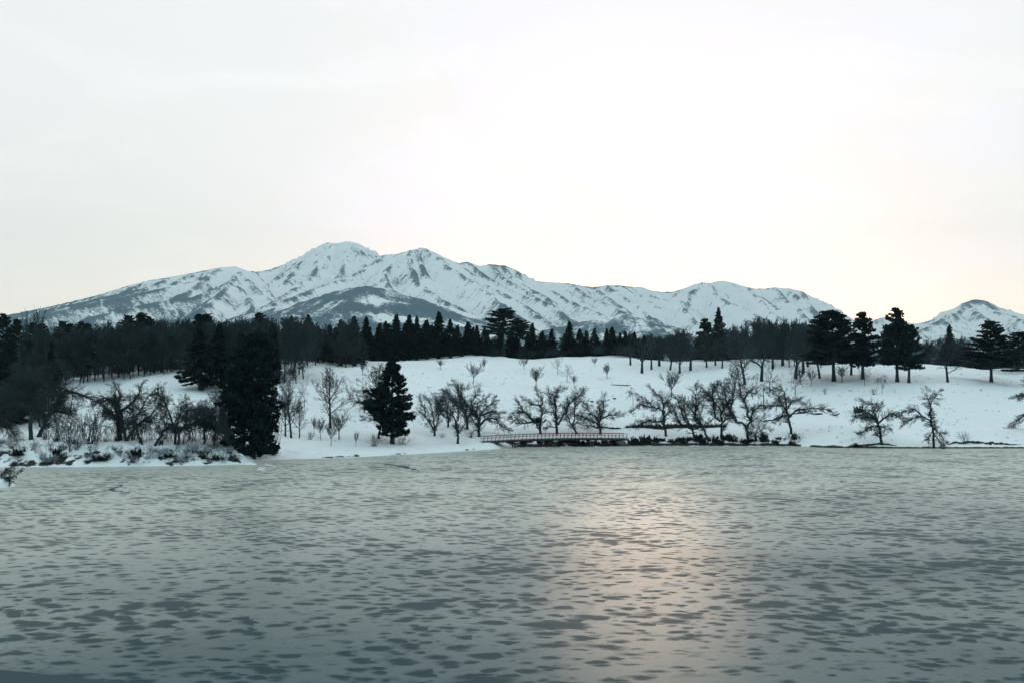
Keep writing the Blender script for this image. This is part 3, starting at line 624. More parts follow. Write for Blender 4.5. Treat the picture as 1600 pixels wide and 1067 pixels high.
def conifer(name, H, seed, style, dens=1.0, leaf=0.32, bare=0.12, wid=0.3, prf=None, gap=0.0, lv=(0.45, 1.3)):
    """wid = greatest crown radius / height"""
    rng = random.Random(seed); rs = np.random.RandomState(seed); root = empty(name)
    C, AX = [], []; S = Seg()
    r0 = H*0.022
    lean = (rng.uniform(-0.02, 0.02), rng.uniform(-0.02, 0.02))
    def trunk_at(z): return np.array([lean[0]*z, lean[1]*z, z])
    if style == 'spruce': nb = int(H*7*dens)
    elif style == 'cedar': nb = int(H*6.0*dens)
    else: nb = int(H*3.2*dens)
    lob = [(rng.uniform(0, 6.28), rng.uniform(0, 1), rng.uniform(*lv)) for _ in range(16)]
    for i in range(nb):
        t = (i+rng.random())/nb; z = H*(bare+(1-bare)*t*0.99); az = 2.399*i+rng.uniform(-0.5, 0.5)
        if style == 'spruce': prof = (1-t)**0.85*min(1, 0.75+t*2)+0.015; el = R(-18+40*t)
        elif style == 'cedar': prof = max(0.05, (1-t**1.7)**0.75)*min(1.0, 0.62+t*1.8)*(1.0 if t < 0.9 else 0.9); el = R(5+35*t)
        elif style == 'pine': prof = (0.6+0.4*min(1, t*4))*(1-t)**0.62+0.07; el = R(rng.uniform(-8, 12)+26*t)
        else: prof = 1; el = 0
        if prf: prof = float(np.interp(z/H, [q[0] for q in prf], [q[1] for q in prf]))
        if gap and rng.random() < gap*min(1, z/H+0.2): continue
        lobe = 1.0
        for la, lt, lm in lob:
            w = math.exp(-((math.remainder(az-la, 2*math.pi))/0.8)**2-((t-lt)/0.13)**2); lobe *= 1+(lm-1)*w
        L = H*wid*prof*lobe*rng.uniform(0.78, 1.1)
        if style == 'pine' and rng.random() < 0.15: L *= 1.12
        dh = np.array([math.cos(az)*math.cos(el), math.sin(az)*math.cos(el), math.sin(el)]); p0 = trunk_at(z)
        p1 = p0+dh*L*0.55; p2 = p0+dh*L + np.array([0, 0, (0.05 if style != 'spruce' else -0.04)*L])
        S.add(tuple(p0), tuple(p1), max(0.03, r0*0.22*prof), 0.03); S.add(tuple(p1), tuple(p2), 0.03, 0.015)
        tan = np.array([-math.sin(az), math.cos(az), 0])
        if style == 'spruce':
            m = int(6+L*22*dens); tt = rs.uniform(0.12, 1, m)**0.8; w = (1-tt)*0.42*L*0.8+0.12
            sd = rs.uniform(-1, 1, m); c = p0+dh*(tt*L)[:, None]+tan*(sd*w)[:, None]; c[:, 2] -= np.abs(rs.randn(m))*0.16*H/14+0.08*tt*L
            C.append(c); AX.append(dh*0.8+tan*sd[:, None]*0.9+np.array([0, 0, -0.5]))
        elif style == 'cedar':
            ncl = max(2, int(L*2.2))
            for k in range(ncl):
                tc = 0.3+0.7*(k+rng.random())/ncl; cc = p0+dh*tc*L+tan*rng.uniform(-0.4, 0.4)*L*0.5; cc[2] += rng.uniform(-0.2, 0.25)
                m = int(26*dens); rad = rng.uniform(0.22, 0.52)*H/15
                q = rs.randn(m, 3); q /= np.linalg.norm(q, axis=1)[:, None]; q *= (rs.uniform(0.3, 1, m)**0.5)[:, None]*rad; q[:, 2] *= 0.85
                C.append(cc+q); AX.append(q/rad+np.array([0, 0, 0.4]))
        else:
            ncl = max(2, int(L*1.9))
            for k in range(ncl):
                tc = 0.35+0.65*(k+rng.random())/ncl; cc = p0+dh*tc*L+tan*rng.uniform(-0.5, 0.5)*L*0.45*tc; cc[2] += 0.06*L*tc
                m = int(24*dens); rad = rng.uniform(0.4, 0.85)*H/16
                q = rs.randn(m, 3)*0.5*rad; q[:, 2] *= 0.26
                C.append(cc+q); AX.append(rs.randn(m, 3)*np.array([1, 1, 0.4]))
    if style != 'pine':
        m = int(50*dens); zt = rs.uniform(0.9, 1.0, m); c = np.stack([rs.randn(m)*0.10*(1.02-zt)*H, rs.randn(m)*0.10*(1.02-zt)*H, zt*H], 1); C.append(c); AX.append(rs.randn(m, 3)*0.5+np.array([0, 0, 1]))
    C = np.concatenate(C); AX = np.concatenate(AX); C[:, 2] = np.maximum(C[:, 2], 0.15)
    V, F = leaf_quads(C, leaf, rng, 0.5 if style == 'pine' else 0.2, AX, 1.9)
    zs = np.linspace(-0.5, H*0.97, 8); tp = [tuple(trunk_at(z)) for z in zs]
    tr = np.linspace(r0, r0*0.12, 8); tr[0] *= 1.4
    tubes('trunk', [(tp, tr)], M_BARK, root, 8)
    cr = mesh_np('crown', V, F, M_NEEDLE, root)
    VB, FB = S.arrays(3); mesh_np('branch', VB, FB, M_BARK, cr)
    root['_h'] = float(V[:, 2].max()); root['_w'] = float(np.percentile(np.abs(V[:, 0]), 98.5)*2)
    return root
USED = set()
def place(proto, px, py, hpx, wpx, label, cat, group, D=None, rot=None, name=None):
    """stand proto (or a copy) at photo column px with its foot on the terrain shown at row py (or at distance D)"""
    o = proto if proto.name not in USED else copy_tree(proto)
    USED.add(proto.name)
    (x, y, z), D = at(px, py, D)
    s = (hpx/FPX*D)/proto['_h'] if '_h' in proto.keys() else hpx
    sw = (wpx/FPX*D)/proto['_w'] if wpx and '_w' in proto.keys() else s
    sw = min(max(sw, s*0.55), s*1.8)
    o.location = (x, y, z); o.scale = (sw, sw, s); o.rotation_euler = (0, 0, rng0.uniform(0, 6.28) if rot is None else rot)
    tag(o, label, cat, group)
    return o
rng0 = random.Random(5)
# ================================================================== shoreline trees with their own skeletons
def zc(z, p): return (z[0]+p[0]/z[2], z[1]+p[1]/z[2])
Z1 = (0, 560, 5.93); Z2 = (200, 560, 5.93); Z4 = (640, 580, 7.27); Z5 = (840, 580, 7.27); Z6 = (1040, 560, 6.4); Z7 = (380, 470, 3.953); Z8 = (1280, 450, 3.953)
def shore_tree(z, trunks, limbs, r0, seed, label, group, dens=1.0, droop=0.0, twl=1.0, cat='tree', name='bare_tree', D=None):
    T = [[zc(z, p) for p in t] for t in trunks]; Lm = [[zc(z, p) for p in l] for l in limbs]
    fx, fy = T[0][0]; (x, y, zz), D = at(fx, fy, D)
    cv = lambda pl: [(p[0]-fx, fy-p[1]) for p in pl]
    o = limb_tree(name, [cv(t) for t in T], [cv(l) for l in Lm], D/FPX, r0, seed, dens, droop=droop, twl=twl)
    o.location = (x, y, zz); tag(o, label, cat, group)
    return o
GB = 'old bare cherry trees along the far shore'
shore_tree(Z4, [[(285,732),(283,660)]], [[(283,665),(230,590),(180,510),(100,465)],[(283,665),(310,590),(325,500),(300,420),(280,330)],[(325,500),(350,430),(330,350),(380,290)],[(283,650),(275,560),(265,440),(235,350),(200,300)],[(180,510),(150,400),(110,330)]], 0.26, 11, 'bare forked cherry tree just right of the dark cone shaped shore cedar', GB)
shore_tree(Z4, [[(437,632),(440,530)]], [[(440,530),(390,510),(350,470),(320,400)],[(440,530),(415,450),(430,400),(390,320)],[(440,530),(465,440),(480,380)]], 0.24, 12, 'small bare cherry tree set back on the snow behind the trees left of the bridge', GB)
shore_tree(Z4, [[(548,820),(550,700),(530,600)]], [[(550,700),(600,630),(645,570)],[(530,600),(515,520),(450,450),(370,390)],[(530,600),(545,500),(560,420),(490,330),(440,260)],[(450,450),(380,410),(330,330)]], 0.25, 13, 'bare cherry tree standing alone low on the snow bank left of the bridge', GB)
shore_tree(Z4, [[(655,662),(655,560),(640,500)]], [[(640,500),(570,410),(500,330),(400,230),(340,240)],[(640,500),(600,380),(560,280),(520,150),(475,140)],[(640,500),(660,400),(610,300),(590,200),(650,190)],[(655,540),(720,460),(690,370),(750,280),(770,200)],[(500,330),(430,300),(370,340)]], 0.30, 14, 'tallest wide bare cherry tree of the clump left of the bridge', GB, 1.15)
shore_tree(Z4, [[(785,742),(785,600)]], [[(785,600),(760,480),(780,350),(850,300)],[(800,600),(860,540),(950,525),(1010,590),(1110,670)],[(785,600),(820,460),(900,400),(960,300)],[(785,640),(740,590),(700,500)],[(790,560),(700,440),(660,350)],[(820,500),(920,450),(1030,470)]], 0.32, 15, 'bare cherry tree with a long drooping right limb at the left end of the bridge', GB, 1.25, 0.3)
shore_tree(Z4, [[(1485,712),(1480,600)]], [[(1480,600),(1400,560),(1340,480),(1250,370),(1220,350)],[(1410,560),(1300,585),(1250,540),(1160,530)],[(1480,600),(1510,450),(1500,310),(1440,240)],[(1340,480),(1250,450),(1180,500)],[(1500,380),(1400,370),(1320,330)]], 0.30, 16, 'bare cherry tree behind the bridge reaching far left over the railing', GB, 1.1)
shore_tree(Z5, [[(218,712),(215,600),(210,520)]], [[(210,520),(170,460),(80,440)],[(210,520),(210,400),(140,310),(130,230)],[(235,600),(300,500),(340,360),(420,290),(500,220)],[(210,420),(190,300),(240,220),(300,200)],[(200,630),(130,620)]], 0.32, 17, 'tall bare cherry tree behind the middle of the red bridge', GB, 1.15)
shore_tree(Z5, [[(450,712),(400,615)]], [[(400,615),(350,520),(330,450),(345,370)],[(400,615),(425,480),(432,360),(430,260),(510,210)],[(430,400),(500,340),(570,380)],[(400,615),(470,560),(520,470)]], 0.24, 18, 'bare tree leaning left behind the bridge with two thin upright stems', GB)
shore_tree(Z5, [[(718,712),(705,620)]], [[(705,620),(650,570),(560,530),(470,480)],[(690,640),(590,610),(500,600)],[(705,620),(680,520),(610,470),(555,420)],[(705,620),(715,500),(700,380)],[(715,560),(750,450),(772,310)],[(740,530),(810,490),(930,490)]], 0.30, 19, 'low wide bare cherry tree at the right end of the bridge', GB, 1.15)
shore_tree(Z5, [[(1462,737),(1440,600),(1440,520)]], [[(1440,600),(1390,565),(1230,560),(1080,600),(1020,610)],[(1440,500),(1420,430),(1300,400),(1150,370),(1060,430)],[(1440,480),(1440,330),(1400,260),(1330,210)],[(1440,520),(1530,440),(1520,380)],[(1430,400),(1475,300)],[(1300,400),(1250,340),(1180,330)]], 0.28, 20, 'bare cherry tree with level limbs spread left above the brown earth bank', GB, 1.1)
shore_tree(Z6, [[(290,778),(260,690)]], [[(260,690),(130,640),(80,560),(60,480),(10,450)],[(260,690),(210,560),(220,460),(150,380)],[(270,700),(400,680),(470,620)],[(230,660),(150,560),(110,440)]], 0.26, 21, 'bare crooked tree whose left limb bends up like an elbow on the right shore', GB, 1.1)
shore_tree(Z6, [[(440,820),(370,690),(290,560)]], [[(290,560),(220,470),(160,390)],[(300,580),(290,430),(280,290)],[(290,560),(330,430),(400,350)],[(370,690),(350,600),(390,500)]], 0.24, 22, 'bare shore tree with a straight trunk leaning steeply to the left', GB, 1.2)
shore_tree(Z6, [[(560,790),(560,640)]], [[(550,620),(490,570),(460,460),(440,340),(470,250)],[(565,620),(570,500),(520,420),(470,360)],[(565,560),(600,460),(640,360)],[(570,640),(620,590),(680,590)],[(460,400),(400,350),(360,300)],[(500,420),(520,320),(560,270)]], 0.30, 23, 'tall bare shore tree between the leaning trunk and the wide forked tree', GB, 1.2)
shore_tree(Z6, [[(828,835),(815,700)]], [[(815,700),(730,620),(680,510),(600,400),(560,300)],[(820,690),(870,620),(890,540),(960,480),(1050,460)],[(860,630),(840,520),(800,400),(785,300),(795,240)],[(680,510),(650,420),(640,300)],[(820,400),(870,320),(960,370)],[(730,620),(690,560),(600,600)]], 0.34, 24, 'large forked bare tree in the shape of a wide V on the right shore', GB, 1.15)
shore_tree(Z6, [[(890,835),(905,740)]], [[(905,740),(880,690),(860,640)],[(905,740),(940,640),(1000,590)],[(900,750),(960,710),(1020,690)]], 0.10, 25, 'thin bare sapling right of the wide V shaped shore tree', GB, 1.0)
shore_tree(Z6, [[(1260,758),(1240,600),(1215,520)]], [[(1190,520),(1130,600),(1090,620)],[(1215,520),(1150,450),(1080,350)],[(1215,520),(1220,400),(1210,320),(1120,295)],[(1250,580),(1290,510),(1380,490),(1480,500),(1570,510)],[(1235,480),(1300,420),(1430,420)],[(1160,470),(1050,470),(1000,490)]], 0.30, 26, 'bare cherry tree with flat wide crown at the end of the shoreline bushes', GB, 1.15)
shore_tree(Z8, [[(388,967),(370,850)]], [[(370,850),(370,760),(390,720),(330,700)],[(365,840),(310,790),(230,800)],[(365,850),(320,850),(230,890)],[(375,830),(420,770),(490,800)],[(360,800),(290,760),(220,800)],[(385,850),(440,870)],[(380,760),(420,730)]], 0.28, 27, 'lone bare low umbrella shaped tree at the water edge on the smooth snow bank', GB, 1.3, 0.3, 0.9)
shore_tree(Z8, [[(705,985),(705,900),(685,820),(680,740)]], [[(680,740),(690,690),(740,640)],[(680,740),(655,680),(640,640)],[(685,820),(650,790),(600,790),(540,830)],[(640,790),(600,740),(510,770)],[(700,860),(760,900),(790,940)],[(700,870),(650,920)],[(705,900),(730,940),(730,970)]], 0.24, 28, 'crooked bare shore tree with drooping lower twigs right of the umbrella shaped tree', GB, 1.2, 0.4, 0.85)
shore_tree(Z8, [[(1340,880),(1325,720)]], [[(1325,720),(1250,650),(1180,665)],[(1325,700),(1260,600),(1195,570)],[(1330,740),(1270,800),(1240,850)],[(1325,690),(1300,590),(1320,520)]], 0.26, 29, 'bare tree cut by the right edge of the photograph', GB, 1.3, 0.4)
shore_tree(Z7, [[(835,852),(850,750),(830,700)]], [[(830,700),(790,640),(700,620),(690,590)],[(850,740),(800,730),(760,715)],[(830,690),(800,600),(730,570)],[(850,740),(860,660),(840,590)]], 0.22, 30, 'bare curved tree pressed against the left side of the dark shore cedar', GB, 1.1)
shore_tree(Z7, [[(747,690),(750,650)]], [[(750,650),(710,600),(700,590)],[(750,650),(790,570),(760,540)],[(740,640),(725,630)]], 0.14, 31, 'little bare curling tree on the slope left of the dark shore cedar', GB, 1.0, 0, 0.6)
GL = 'old bare trees on the left shore'
shore_tree(Z1, [[(295,752),(290,600),(285,400),(275,300),(290,180)]], [[(285,420),(220,300),(180,160)],[(288,350),(330,250),(400,120)],[(285,450),(200,380),(90,360)],[(280,300),(200,180),(120,120)]], 0.34, 41, 'thick straight bare trunk in front of the dark wood on the left shore', GL, 1.6, 0.2, 1.3)
shore_tree(Z1, [[(350,725),(410,600),(430,520)]], [[(430,530),(540,460),(620,350),(690,280),(600,260)],[(540,480),(620,490),(710,510),(750,390)],[(410,560),(370,440),(330,330),(250,230)],[(430,520),(500,420),(430,300),(470,150)],[(690,285),(780,320),(900,390)]], 0.38, 42, 'big bare tree leaning right with long arching limbs on the left shore', GL, 1.3, 0.3, 1.1)
shore_tree(Z1, [[(1110,752),(1100,600),(1090,400),(1080,320)]], [[(1090,560),(1000,480),(900,440),(850,520)],[(1090,400),(1000,350),(940,400)],[(1100,500),(1200,400),(1220,240)],[(1095,450),(1150,330),(1120,260)]], 0.36, 43, 'thick upright bare trunk with drooping left limbs in the middle of the left shore', GL, 1.5, 0.5, 1.0)
shore_tree(Z1, [[(1165,762),(1160,690),(1130,560)],[(1175,735),(1260,630),(1300,590),(1400,540)]], [[(1130,560),(1150,450),(1140,330)],[(1300,590),(1380,520),(1420,430)]], 0.24, 44, 'twin stemmed bare tree spreading in a V beside the thick upright trunk', GL, 1.4, 0.4)
shore_tree(Z1, [[(1310,792),(1270,660),(1235,560)]], [[(1240,570),(1280,450),(1310,350),(1370,265)],[(1370,265),(1400,330),(1450,400)],[(1250,600),(1190,480),(1180,380)]], 0.28, 45, 'bare tree bending over at its tip right of the twin stemmed tree', GL, 1.5, 0.5)
shore_tree(Z2, [[(440,812),(430,650),(400,600)],[(465,790),(480,700),(540,600),(550,480),(530,390)]], [[(400,600),(380,480),(340,330)],[(540,500),(640,480),(760,490)],[(420,600),(480,520)]], 0.22, 46, 'bare tree with two near stems and a level right branch on the left shore', GL, 1.7, 0.4)
shore_tree(Z2, [[(240,802),(330,680),(370,640),(540,630),(660,560)]], [[(370,640),(300,560),(250,470)],[(450,635),(470,540),(440,450)]], 0.22, 47, 'bare trunk bowed low to the right across the left shore thicket', GL, 1.6, 0.3)
shore_tree(Z2, [[(700,795),(720,640),(700,560)]], [[(720,640),(650,560),(620,470)],[(720,640),(760,520),(800,440)],[(700,560),(700,450)]], 0.18, 48, 'bare bushy tree near the tip of the left shore', GL, 2.0, 0.3)
shore_tree(Z2, [[(800,800),(810,700),(870,600),(930,520)]], [[(830,660),(780,560),(790,460)],[(870,600),(850,480),(880,400)]], 0.20, 49, 'bare tree leaning right against the great dark cedar', GL, 2.0, 0.3)
shore_tree(Z2, [[(930,865),(925,720),(900,620)]], [[(925,720),(860,640),(840,560)],[(900,620),(880,520)]], 0.16, 50, 'dark slim trunk at the foot of the great dark cedar', GL, 1.8, 0.3)
shore_tree(Z1, [[(-30,760),(-20,600),(0,450)]], [[(-20,600),(60,500),(120,420)],[(0,450),(60,330),(80,200)],[(-20,620),(80,620),(160,700)],[(0,450),(-80,330)]], 0.30, 51, 'drooping bare tree at the very left edge in front of the dark wood', GL, 1.8, 0.5, 1.2)
# ================================================================== kinds of tree to copy
FAN = [free_tree('bare_tree', 5.5, 0.11, 100+i, 'fan') for i in range(4)]
ORCH = [free_tree('bare_tree', 6.0, 0.14, 110+i, 'spread') for i in range(4)]
WEEP = [free_tree('weeping_tree', 4.6, 0.09, 120+i, 'weep') for i in range(2)]
BIG = [free_tree('bare_tree', 14.0, 0.32, 130+i, 'wood', 0.026) for i in range(3)]
POP = [free_tree('poplar_tree', 22.0, 0.28, 140+i, 'column', 0.025) for i in range(2)]
WOODT = [free_tree('bare_tree', 15.0, 0.20, 150+i, 'wood', 0.042, M_WOOD) for i in range(6)]
SPR = [conifer('spruce_tree', 15.0, 200+i, 'spruce', wid=w) for i, w in enumerate((0.20, 0.24, 0.18, 0.22))]
CED = [conifer('cedar_tree', 16.0, 210+i, 'cedar', bare=b, wid=w, gap=0.3, prf=[(.18,.7),(.38,1),(.6,.85),(.78,.6),(.88,.48),(.95,.34),(1,.1)]) for i, (b, w) in enumerate(((0.02, 0.25), (0.2, 0.23), (0.24, 0.27), (0.1, 0.2)))]
PIN = [conifer('pine_tree', 16.0, 220+i, 'pine', bare=b, wid=w, dens=d) for i, (b, w, d) in enumerate(((0.22, 0.34, 1.35), (0.18, 0.42, 1.45), (0.45, 0.36, 1.2), (0.5, 0.3, 1.1)))]
CRS = [free_tree('bare_tree', 11.0, 0.62, 170+i, 'spread', 0.028) for i in range(4)]
# ------------------------------------------------------------------ named conifers
place(conifer('cedar_tree', 20.0, 301, 'cedar', 1.25, 0.32, 0.02, 0.25, [(0,.75),(.12,.95),(.4,1),(.6,.92),(.8,.72),(.92,.55),(1,.2)], 0.22), 394, 716, 198, 88, 'great dark cedar reaching the water at the inlet, widest evergreen by the left shore', 'tree', None)
place(conifer('cedar_tree', 14.0, 302, 'cedar', 1.3, 0.27, 0.10, 0.29, [(.08,.45),(.22,.65),(.32,.95),(.42,1),(.55,.78),(.7,.46),(.85,.34),(.93,.26),(1,.08)], 0.12, (0.7, 1.15)), 613, 693, 133, 72, 'dark cone shaped cedar standing alone on the middle shore snow', 'tree', None)
place(SPR[0], 314, 609, 108, 72, 'broad dark spruce with its skirt on the snow left of the great cedar', 'tree', None)
place(SPR[1], 345, 606, 102, 50, 'dark spruce between the skirted spruce and the great cedar', 'tree', None)
place(SPR[3], 375, 618, 100, 60, 'dark spruce half hidden behind the great cedar', 'tree', None)
place(SPR[2], 425, 588, 84, 40, 'dark spruce rising just right of the great cedar', 'tree', None)
place(conifer('pine_tree', 17.0, 303, 'pine', 2.0, 0.28, 0.24, 0.38, [(.24,.85),(.35,1),(.55,.85),(.75,.6),(.88,.36),(.96,.18),(1,.05)], 0.1), 1303, 596, 112, 86, 'spreading dark pine with a double trunk, left of the two upright hilltop cedars', 'tree', None)
place(CED[1], 1348, 592, 106, 42, 'upright cedar with a knobbly top beside the spreading double trunk pine', 'tree', None)
place(conifer('cedar_tree', 18.0, 304, 'cedar', 1.2, 0.28, 0.24, 0.25, [(.22,.7),(.38,1),(.6,.88),(.75,.6),(.88,.48),(.95,.34),(1,.1)], 0.25), 1402, 597, 118, 52, 'tallest upright cedar on the right hill with open knobbly top', 'tree', None)
place(CED[2], 1420, 598, 94, 38, 'shorter cedar with thin trunk growing against the tallest hill cedar', 'tree', None)
place(conifer('pine_tree', 15.0, 305, 'pine', 2.0, 0.28, 0.20, 0.46, [(.2,.9),(.3,1),(.5,.8),(.7,.5),(.85,.3),(.95,.16),(1,.05)], 0.1), 1549, 597, 97, 92, 'wide low limbed dark pine on the right hill above the smooth snow', 'tree', None)
place(PIN[0], 1590, None, 62, 80, 'dark pine half behind the wide low limbed pine at the right edge', 'tree', None, D=292)
place(SPR[2], 1484, None, 66, 26, 'slim dark spruce behind the leaning bare hill tree', 'tree', None, D=322)
place(SPR[1], 1122, None, 84, 34, 'pointed dark spruce poking above the bare wood behind the hilltop', 'tree', None, D=330)
place(CED[1], 1102, None, 68, 30, 'rounded dark cedar leaning on the pointed spruce behind the hilltop', 'tree', None, D=332)
place(PIN[2], 787, None, 78, 64, 'tall spreading pine with a pale trunk above the spruce row', 'tree', None, D=334)
place(PIN[3], 812, None, 62, 40, 'smaller pine to the right of the tall spreading pine', 'tree', None, D=340)
def top_place(proto, px, D, ytop, wpx, label, cat, group, rot=None):
    z = tz(px, D)-0.12; yb = HZ-(z-EYE)/D*FPX
    return place(proto, px, None, yb-ytop, wpx, label, cat, group, D=D, rot=rot)
rg = random.Random(77)
_T = ['', '', 'twent', 'thirt', 'fort', 'fift', 'sixt']; _O = ['first', 'second', 'third', 'fourth', 'fifth', 'sixth', 'seventh', 'eighth', 'ninth']
ORD = _O+['tenth', 'eleventh', 'twelfth', 'thirteenth', 'fourteenth', 'fifteenth', 'sixteenth', 'seventeenth', 'eighteenth', 'nineteenth']
for _t in range(2, 7): ORD += [_T[_t]+'ieth']+[_T[_t]+'y-'+o for o in _O]
rowA = [(463,505),(481,492),(497,510),(514,508),(533,499),(554,494),(572,495),(589,512),(603,502),(621,491),(632,506),(641,492),(651,494),(668,500),(685,487),(704,499),(716,508),(730,503),(745,508),(758,512)]
for i, (px, yt) in enumerate(rowA):
    top_place(SPR[i % 4], px, rg.uniform(292, 312) if px < 560 else rg.uniform(328, 342), yt-1, rg.uniform(34, 48), ORD[len(rowA)-1-i]+' dark spruce left of the tall spreading pine', 'tree', 'spruces in a row behind the hilltop')
rowB = [(833,505),(848,517),(863,514),(889,502),(905,514),(915,517),(930,513),(948,513),(957,511),(968,520),(976,518),(991,519),(1007,524)]
for i, (px, yt) in enumerate(rowB):
    top_place(SPR[(i*3+1) % 4], px, rg.uniform(338, 352), yt-1, rg.uniform(27, 38), ORD[i]+' dark spruce right of the tall spreading pine', 'tree', 'spruces in a row behind the hilltop')
for i in range(34):   # second line filling between and behind the named tops
    px = 455+i*17+rg.uniform(-5, 5); yt = np.interp(px, [450, 500, 620, 700, 780, 850, 1000], [514, 510, 506, 508, 516, 522, 528])+rg.uniform(-4, 8)
    top_place(SPR[rg.randrange(4)], px, (rg.uniform(300, 318) if px < 560 else rg.uniform(344, 372)), yt, rg.uniform(36, 50), ORD[i]+' lower spruce from the left packed behind the front spruce row', 'tree', 'low spruces behind the spruce row')
pines = [(5,489,0.9),(26,499,0.8),(97,501,0.8),(110,506,.7),(127,502,.8),(137,506,.7),(200,492,.9),(220,489,.9),(232,494,.8),(311,491,.8),(323,490,.9),(405,489,.7),(52,503,.9),(66,506,.7)]
for i, (px, yt, w) in enumerate(sorted(pines)):
    top_place(PIN[2+i % 2], px, rg.uniform(262, 286), yt-1, 36*w, ORD[i]+' flat topped pine counted from the left along the left wood', 'tree', 'pines above the left wood')
for i, (px, D, yt, w, lb) in enumerate([(14,196,528,34,'dark rounded evergreen at the left edge below the pines'),(44,206,530,30,'narrow dark evergreen under the bare poplars'),(82,212,533,28,'dark pointed evergreen right of the poplars'),(-25,205,530,40,'dark evergreen beyond the left edge'),(30,192,600,60,'low dark evergreen filling the wood edge on the left shore'),(-10,190,590,60,'dark evergreen thicket tree at the left border'),(60,194,612,50,'low dark evergreen behind the thick straight bare trunk')]):
    top_place((CED[3], CED[0], SPR[0])[i % 3], px, D, yt, w, lb, 'tree', None)
for i, (px, yt, lb) in enumerate([(37,481,'leftmost tall bare poplar above the left wood'),(50,477,'middle tall bare poplar above the left wood'),(68,478,'right hand tall bare poplar with wider crown above the left wood')]):
    top_place(POP[i % 2], px, 214+4*i, yt, 20+6*(i == 2), lb, 'tree', 'bare poplars on the left')
# ------------------------------------------------------------------ bare wood
def wood(n, pxs, Ds, tops, w, label, group, mass=None):
    for i in range(n):
        px = pxs[0]+(pxs[1]-pxs[0])*(i+rg.random())/n; D = rg.uniform(*Ds)
        yt = np.interp(px, tops[0], tops[1])+rg.uniform(-6, 9)
        top_place(WOODT[rg.randrange(6)], px, D, yt, rg.uniform(*w), label.replace('NTH', ORD[i]), 'tree', group)
LT = ([-80, 0, 100, 160, 200, 330, 450, 560, 640], [510, 512, 512, 505, 499, 497, 492, 494, 504])
wood(24, (84, 290), (234, 240), ([80, 110, 160, 290], [522, 520, 516, 508]), (36, 52), 'NTH bare trunk from the left along the front edge of the left wood', 'bare trees along the edge of the left wood')
wood(60, (60, 480), (244, 275), LT, (38, 54), 'dark bare tree in the depth of the left wood', 'bare trees of the left wood')
wood(36, (100, 560), (276, 300), LT, (34, 50), 'bare tree at the back of the left wood under the mountain foot', 'bare trees at the back of the left wood')
wood(8, (-110, 90), (188, 196), ([-110, 90], [592, 596]), (44, 62), 'dark bare tree on the shoreward edge of the left wood', 'bare trees at the left edge')
wood(16, (-110, 100), (198, 232), ([-110, 90], [545, 545]), (44, 60), 'dark bare tree within the far left wood', 'bare trees within the far left wood')
LR = ([600, 760, 960, 1010, 1100, 1180, 1215, 1260, 1290, 1330, 1400, 1450, 1530, 1600, 1700], [520, 522, 522, 517, 516, 507, 503, 502, 512, 540, 545, 520, 530, 535, 535])
wood(62, (960, 1700), (335, 362), LR, (30, 44), 'dark bare tree of the wood behind the right hilltop', 'bare trees behind the right hilltop')
wood(36, (600, 1340), (364, 390), LR, (32, 44), 'bare tree deep in the wood behind the hilltop', 'bare trees deep behind the hilltop')
wood(14, (1165, 1285), (300, 330), ([1160, 1285], [497, 500]), (32, 42), 'NTH tall bare tree from the left in the clump beside the double trunk pine', 'tall bare trees left of the double trunk pine')
def woodland():
    parts_v, parts_f, off = [], [], 0
    src = []
    for o in WOODT[:4]:
        me = [c for c in o.children if c.name.startswith('crown')][0].data
        v = np.empty(len(me.vertices)*3, np.float32); me.vertices.foreach_get('co', v); f = np.empty(len(me.polygons)*4, np.int32)
        me.loops.foreach_get('vertex_index', f); src.append((v.reshape(-1, 3), f.reshape(-1, 4)))
    for k in range(200):
        px = -150+1950*(k+rg.random())/200; D = rg.uniform(318, 350) if px < 560 else rg.uniform(392, 450)
        v, f = src[k % 4]; a = rg.uniform(0, 6.28); s = rg.uniform(0.75, 1.0)*(0.85 if px < 560 else 0.78); c, sn = math.cos(a), math.sin(a)
        if 1335 < px < 1400: s *= 0.6
        z = tz(px, D)
        if D > 395: z = tz(px, 345)-3
        w = np.stack([(v[:, 0]*c-v[:, 1]*sn)*1.4*s+wx(px, D), (v[:, 0]*sn+v[:, 1]*c)*1.4*s+D, v[:, 2]*s+z-1.5], 1)
        parts_v.append(w); parts_f.append(f+off); off += len(v)
    tag(mesh_np('woodland', np.concatenate(parts_v), np.concatenate(parts_f), M_WOOD), 'far bare woodland massed behind the hill', 'woodland', kind='stuff')
woodland()
